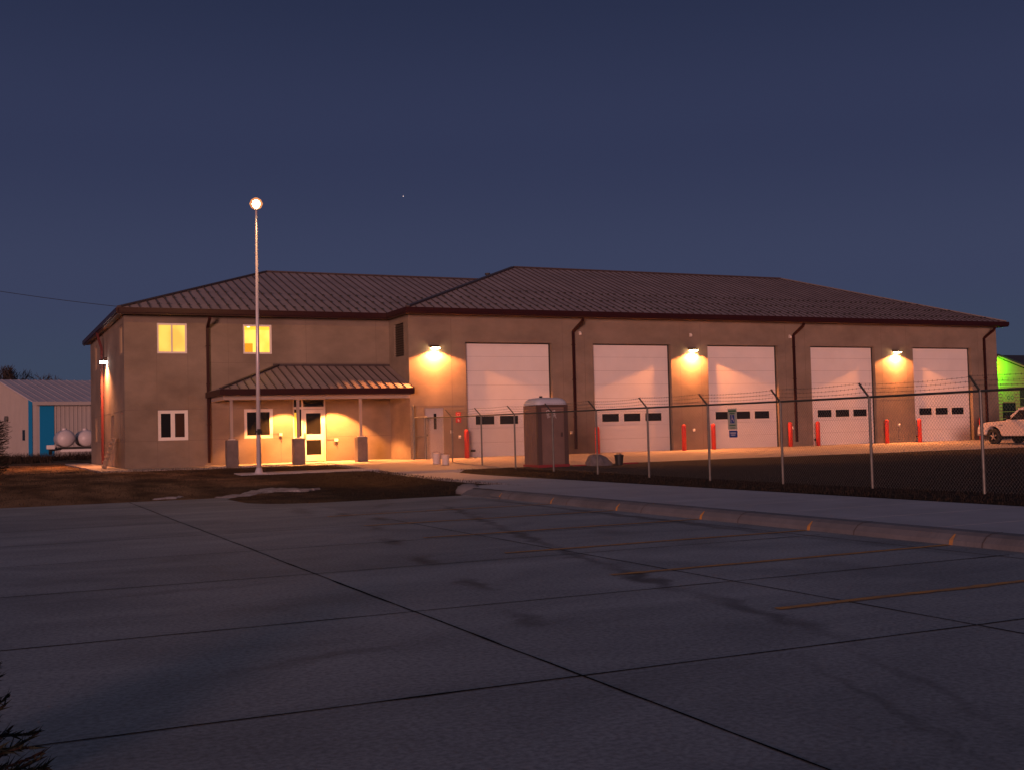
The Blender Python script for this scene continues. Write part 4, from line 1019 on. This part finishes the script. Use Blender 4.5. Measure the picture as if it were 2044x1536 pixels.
mb = MB(); mb.box(57.9, 59.25, gy-.03, gy-.027, 2.5, 3.25, 'barnwall')
random.seed(3)
for k in range(2):
    cx_ = 58.55+.42*k
    for q in range(8):
        a, b = 2*math.pi*q/8, 2*math.pi*(q+1)/8; mb.bar((cx_+.13*math.cos(a), gy-.034, 2.85+.15*math.sin(a)), (cx_+.13*math.cos(b), gy-.034, 2.85+.15*math.sin(b)), .05, .004, 'greensign', up=(0, 1, 0))
mb.build('emblem', 'greensign', gb)
o = MB().box(56.7, 57.1, gy-.5, gy-.36, 5.35, 5.5).box(56.86, 56.94, gy-.36, gy-.03, 5.4, 5.45).build('wall_lamp', 'darkmetal', gb)
light('green_lamp', 'SPOT', (57.0, gy-.9, 5.3), 900, (.15, 1, .004), gb, .15, 165, .4, (.15, 1, -.5))

# ================================================================== white steel shop on the left
sh = thing('steel_shed', (-13.17, 40.3, .1), 'white steel shed with blue trim panels and pale roof beyond the lawn', 'building')
ax_ = Vector((.966, .257, 0)); ay_ = Vector((-.257, .966, 0)); o0 = Vector((-13.17, 40.3, 0))
def SP_(s, t_, z): return o0+ax_*s+ay_*t_+Vector((0, 0, z))
Ls, Wd, eh, rh = 34, 16, 4.0, 5.85
mb = MB()
mb.poly([SP_(0, 0, -.1), SP_(Ls, 0, -.1), SP_(Ls, 0, eh), SP_(0, 0, eh)]); mb.poly([SP_(Ls, 0, -.1), SP_(Ls, Wd, -.1), SP_(Ls, Wd, eh), SP_(Ls, Wd/2, rh), SP_(Ls, 0, eh)])
mb.poly([SP_(Ls, Wd, -.1), SP_(0, Wd, -.1), SP_(0, Wd, eh), SP_(Ls, Wd, eh)]); mb.poly([SP_(0, Wd, -.1), SP_(0, 0, -.1), SP_(0, 0, eh), SP_(0, Wd/2, rh), SP_(0, Wd, eh)])
k = 1.3
while k < Ls: mb.prism([SP_(k, -.001, 0), SP_(k+.05, -.001, 0), SP_(k+.05, -.03, 0), SP_(k, -.03, 0)][::-1], (0, 0, 3.8)); k += .3
k = 1.8
while k < Wd-.2:
    hz = eh+(rh-eh)*(1-abs(k-Wd/2)/(Wd/2)); mb.prism([SP_(-.001, k, 0), SP_(-.001, k+.05, 0), SP_(-.03, k+.05, 0), SP_(-.03, k, 0)], (0, 0, hz-.25)); k += .3
mb.build('wall', 'shopwall', sh)
mb = MB()
for a, b, c, d_ in (((-.35, -.4), (Ls+.35, -.4), (Ls+.35, Wd/2), (-.35, Wd/2)), ((-.35, Wd/2), (Ls+.35, Wd/2), (Ls+.35, Wd+.4), (-.35, Wd+.4))):
    def rz(t_): return eh+.05+(rh-eh)*(1-abs(t_-Wd/2)/(Wd/2))
    q = [SP_(p[0], p[1], rz(p[1])) for p in (a, b, c, d_)]; mb.prism(q, (0, 0, .07))
k = 0
while k < Ls: mb.bar(SP_(k, -.4, rz(-.4)+.09), SP_(k, Wd/2, rz(Wd/2)+.09), .05, .016); k += .6
mb.build('roof', 'shoproof', sh)
mb = MB(); mb.prism([SP_(-.38, -.52, eh-.22), SP_(Ls, -.52, eh-.22), SP_(Ls, -.40, eh-.22), SP_(-.38, -.40, eh-.22)], (0, 0, .24)); mb.build('gutter', 'shopwall', sh)
mb = MB(); mb.prism([SP_(.22, -.04, 0), SP_(1.2, -.04, 0), SP_(1.2, -.003, 0), SP_(.22, -.003, 0)], (0, 0, 3.75)); mb.build('blue_panel', 'blue', sh)
mb = MB(); mb.poly([SP_(-.04, .75, 0), SP_(-.04, .75, eh+.08), SP_(-.04, 1.65, eh+.28), SP_(-.04, 1.65, 0)]); mb.build('blue_panel', 'blue', sh)
mb = MB(); mb.prism([SP_(-.05, 2.45, 1.35), SP_(-.05, 3.0, 1.35), SP_(-.005, 3.0, 1.35), SP_(-.005, 2.45, 1.35)], (0, 0, .75)); mb.build('window', 'glass', sh)
mb = MB(); mb.cyl(SP_(-.1, 6.5, 3.0), SP_(-.25, 6.5, 3.0), .2, n=12); mb.build('meter_box', 'galv', sh)

# ================================================================== tanks on a trailer
trl = thing('tank_trailer', (-11.1, 34.0, .4), 'low dark trailer carrying two white propane tanks beside the white shed', 'trailer')
mb = MB()
for x in (-12.2, -10.1): mb.bar((x, 32.2, .75), (x, 38.4, .75), .12, .14)
for y in (32.3, 34.2, 36.2, 38.3): mb.bar((-12.25, y, .75), (-10.0, y, .75), .12, .12)
mb.bar((-12.0, 32.3, .72), (-12.75, 31.8, .62), .1, .1); mb.build('frame', 'darkmetal', trl)
for x in (-12.55, -9.85):
    mb = MB(); mb.lathe((x, 34.9, .66), [(.12, -.1), (.28, -.1), (.31, -.06), (.31, .06), (.28, .1), (.12, .1)], 20, axis='x'); mb.build('wheel', 'tyre', trl)
mb = MB(); mb.box(-12.85, -12.35, 33.2, 34.2, .70, .98); mb.build('fender', 'white', trl, bevel=.05)
mb = MB(); mb.box(-12.1, -10.2, 32.22, 32.28, .52, .68); mb.build('license_board', 'white', trl)
def tank(x, lab, r=.56):
    t = thing('propane_tank', (x, 34.2, .82), lab, 'tank', 'white propane tanks on the trailer')
    prof_ = [(.01, -r*.62)]+[(r*math.sin(R(a)), -r*.62*math.cos(R(a))) for a in (15, 30, 45, 60, 75, 90)]+[(r*math.sin(R(a)), 3.6-r*.62*math.cos(R(a))) for a in (90, 110, 130, 150, 170)]
    MB().lathe((x, 33.0, .82+r), prof_, 28, axis='y').build('vessel', 'tank', t, smooth=True)
    MB().cyl((x, 34.6, .80+2*r), (x, 34.6, .94+2*r), .16, n=14).build('valve_hood', 'tank', t)
tank(-11.70, 'left one of the two white propane tanks on the trailer'); tank(-10.42, 'right one of the two white propane tanks, nearer the station', .54)

# ================================================================== vegetation
def bare_tree(x, y, z, h, spread, seed, lab, flat=1.0):
    rnd = random.Random(seed); t = thing('bare_tree', (x, y, z), lab, 'tree', 'bare trees behind the white shed')
    tr = MB(); tw = MB()
    def br(p, d, l, r, lev, mbx):
        q = p+d*l; mbx.cyl(p, q, r, r*.65, n=5 if lev < 2 else 3, cap=False)
        if lev >= 5: return
        n = 3 if lev < 3 else 4
        for k in range(n):
            nd = (d+Vector((rnd.uniform(-1, 1), rnd.uniform(-1, 1), rnd.uniform(-.25, .75)*flat))*(.55+.08*lev)).normalized()
            br(p+d*l*rnd.uniform(.55, 1), nd, l*rnd.uniform(.6, .82), max(.022, r*.6), lev+1, tw if lev >= 1 else mbx)
    tr.cyl((x, y, z-.2), (x, y, z+h*.22), .30, .24, n=10)
    for k in range(4):
        a = 2*math.pi*k/4+rnd.random(); br(Vector((x, y, z+h*.2)), Vector((math.cos(a)*spread, math.sin(a)*spread, 1)).normalized(), h*.27, .16, 0, tr)
    tr.build('trunk', 'bark', t); tw.build('crown', 'bark', t)
bare_tree(-11.9, 94.7, .45, 10.4, .75, 5, 'bare spreading tree, tallest and widest behind the white shed')
bare_tree(-15.4, 97, .45, 10.8, .55, 9, 'bare tree at the left edge of the photo behind the shed ridge')
bare_tree(-7.2, 93, .45, 8.8, .9, 14, 'low bare tree behind the shed roof, nearest the station', .6)
bare_tree(-4.2, 96, .45, 8.0, .8, 21, 'faint low bare tree just left of the station wall', .6)

def needle_spray(mb, p, d, n, ln, rnd, m):
    """a twig with flat needle leaflets"""
    d = d.normalized(); q = p+d*ln
    mb.cyl(p, q, .006, .003, n=3, cap=False, m='needlebrown')
    for k in range(n):
        t = k/n; c = p.lerp(q, t); s = Vector((rnd.uniform(-1, 1), rnd.uniform(-1, 1), rnd.uniform(-.6, .8))).normalized()
        e_ = (d*.9+s*.8).normalized()*rnd.uniform(.05, .11)*(1.1-t*.5); wv = d.cross(s).normalized()*.008
        mb.poly([c-wv, c+wv, c+e_], m)
def evergreen(x, y, z, h, r, seed, n, name, lab, cat, lnk=.22, shape=None):
    rnd = random.Random(seed); t = thing(name, (x, y, z), lab, cat)
    MB().cyl((x, y, z-.1), (x, y, z+h*.9), r*.08+.01, .008, n=7).build('trunk', 'bark', t)
    mb = MB()
    for i in range(n):
        a = rnd.uniform(0, 2*math.pi); u = rnd.random()**.75; zz = h*u
        rr = r*(shape(u) if shape else (1-u)**.8)*rnd.uniform(.25, 1)
        p = Vector((x+rr*math.cos(a), y+rr*math.sin(a), z+zz))
        needle_spray(mb, p, Vector((math.cos(a), math.sin(a), rnd.uniform(-.1, .55))), 16, lnk*rnd.uniform(.6, 1.3), rnd, 'needle' if rnd.random() < .7 else 'needlebrown')
    mb.build('foliage', 'needle', t)
evergreen(-17.06, -40.62, -.5, .92, .50, 4, 800, 'juniper', 'dark juniper bush cut off by the lower left corner, close to the viewer', 'bush', .16, lambda u: (1-u)**1.3)
evergreen(-16.55, -3.5, -.15, 2.05, .62, 6, 700, 'evergreen_shrub', 'dark spiky evergreen shrub at left edge before the white shed', 'shrub', .3, lambda u: .95-.5*abs(u-.45))

# weeds and grass: uncountable
def blades(name, n, regions, hmin, hmax, wd, m, lab, cat, seed):
    rnd = random.Random(seed); mb = MB(); tot = sum(r_[4] for r_ in regions)
    for (x0_, x1_, y0_, y1_, wt_, ok) in regions:
        for i in range(int(n*wt_/tot)):
            x, y = rnd.uniform(x0_, x1_), rnd.uniform(y0_, y1_)
            if ok and not ok(x, y): continue
            z = gz(x, y)-.01; h = rnd.uniform(hmin, hmax); a = rnd.uniform(0, 6.28); dx, dy = math.cos(a)*wd, math.sin(a)*wd
            lx, ly = rnd.uniform(-.5, .5)*h, rnd.uniform(-.5, .5)*h
            mb.poly([(x-dx, y-dy, z), (x+dx, y+dy, z), (x+lx, y+ly, z+h)])
    o = mb.build(name, m); o['kind'] = 'stuff'; o['label'] = lab; o['category'] = cat; return o
lawn_ok = lambda x, y: not (x > -3.8 or in_lot(x, y, -.25) or (-8.8 < x and -7.0 < y < -5.6) or (x > -8.4 and y > -.5) or (x > -12.7 and y > -.2))
blades('dead_grass', 46000, [(-18, -3.8, -19.4, -.2, 1, lawn_ok), (-30, -12.8, -14, 28, .5, None), (-5.6, -3.8, -19, -7, .12, None)], .02, .075, .006, 'weed', 'short dead brown grass on the lawn', 'grass', 1)
blades('field_stubble', 26000, [(-1.4, 0.9, -34, -8.6, .6, None), (.9, 20, -34, -8.6, 1.2, None)], .02, .08, .006, 'weed', 'dark stubble on the fenced field', 'grass', 2)
blades('dry_weeds', 9000, [(-32, -9.5, 27, 33, 1, None), (-24, -13, 22, 27, .25, None)], .15, .55, .02, 'weed', 'dark strip of dry weeds in front of the shed', 'weeds', 3)

# ================================================================== cable, star
mb = MB(); P0, P1, P2 = Vector((-45, 49.5, 19.5)), Vector((-14, 35.2, 8.6)), Vector((6, 25, 8.9)); prev = None
for k in range(41):
    t_ = k/40; p = P0*(1-t_)**2+P1*2*t_*(1-t_)+P2*t_*t_
    if prev is not None: mb.cyl(prev, p, .018, n=5, cap=False)
    prev = p
tag(mb.build('power_cable', 'cable'), 'thin black overhead cable sagging towards the roof of the station', 'cable')
sd = _f*1500+_r*(1500*(805-1022)/2269.6)-_u*(1500*(392-768)/2269.6)
tag(MB().lathe((-16.8+sd.x, -46.2+sd.y, 1+sd.z), [(.02, -.7), (.5, -.5), (.7, 0), (.5, .5), (.02, .7)], 10).build('star', 'star'), 'single faint pale star in the dusk sky above the wing roof', 'star')
for o in bpy.data.objects:
    if '_o' in o: del o['_o']
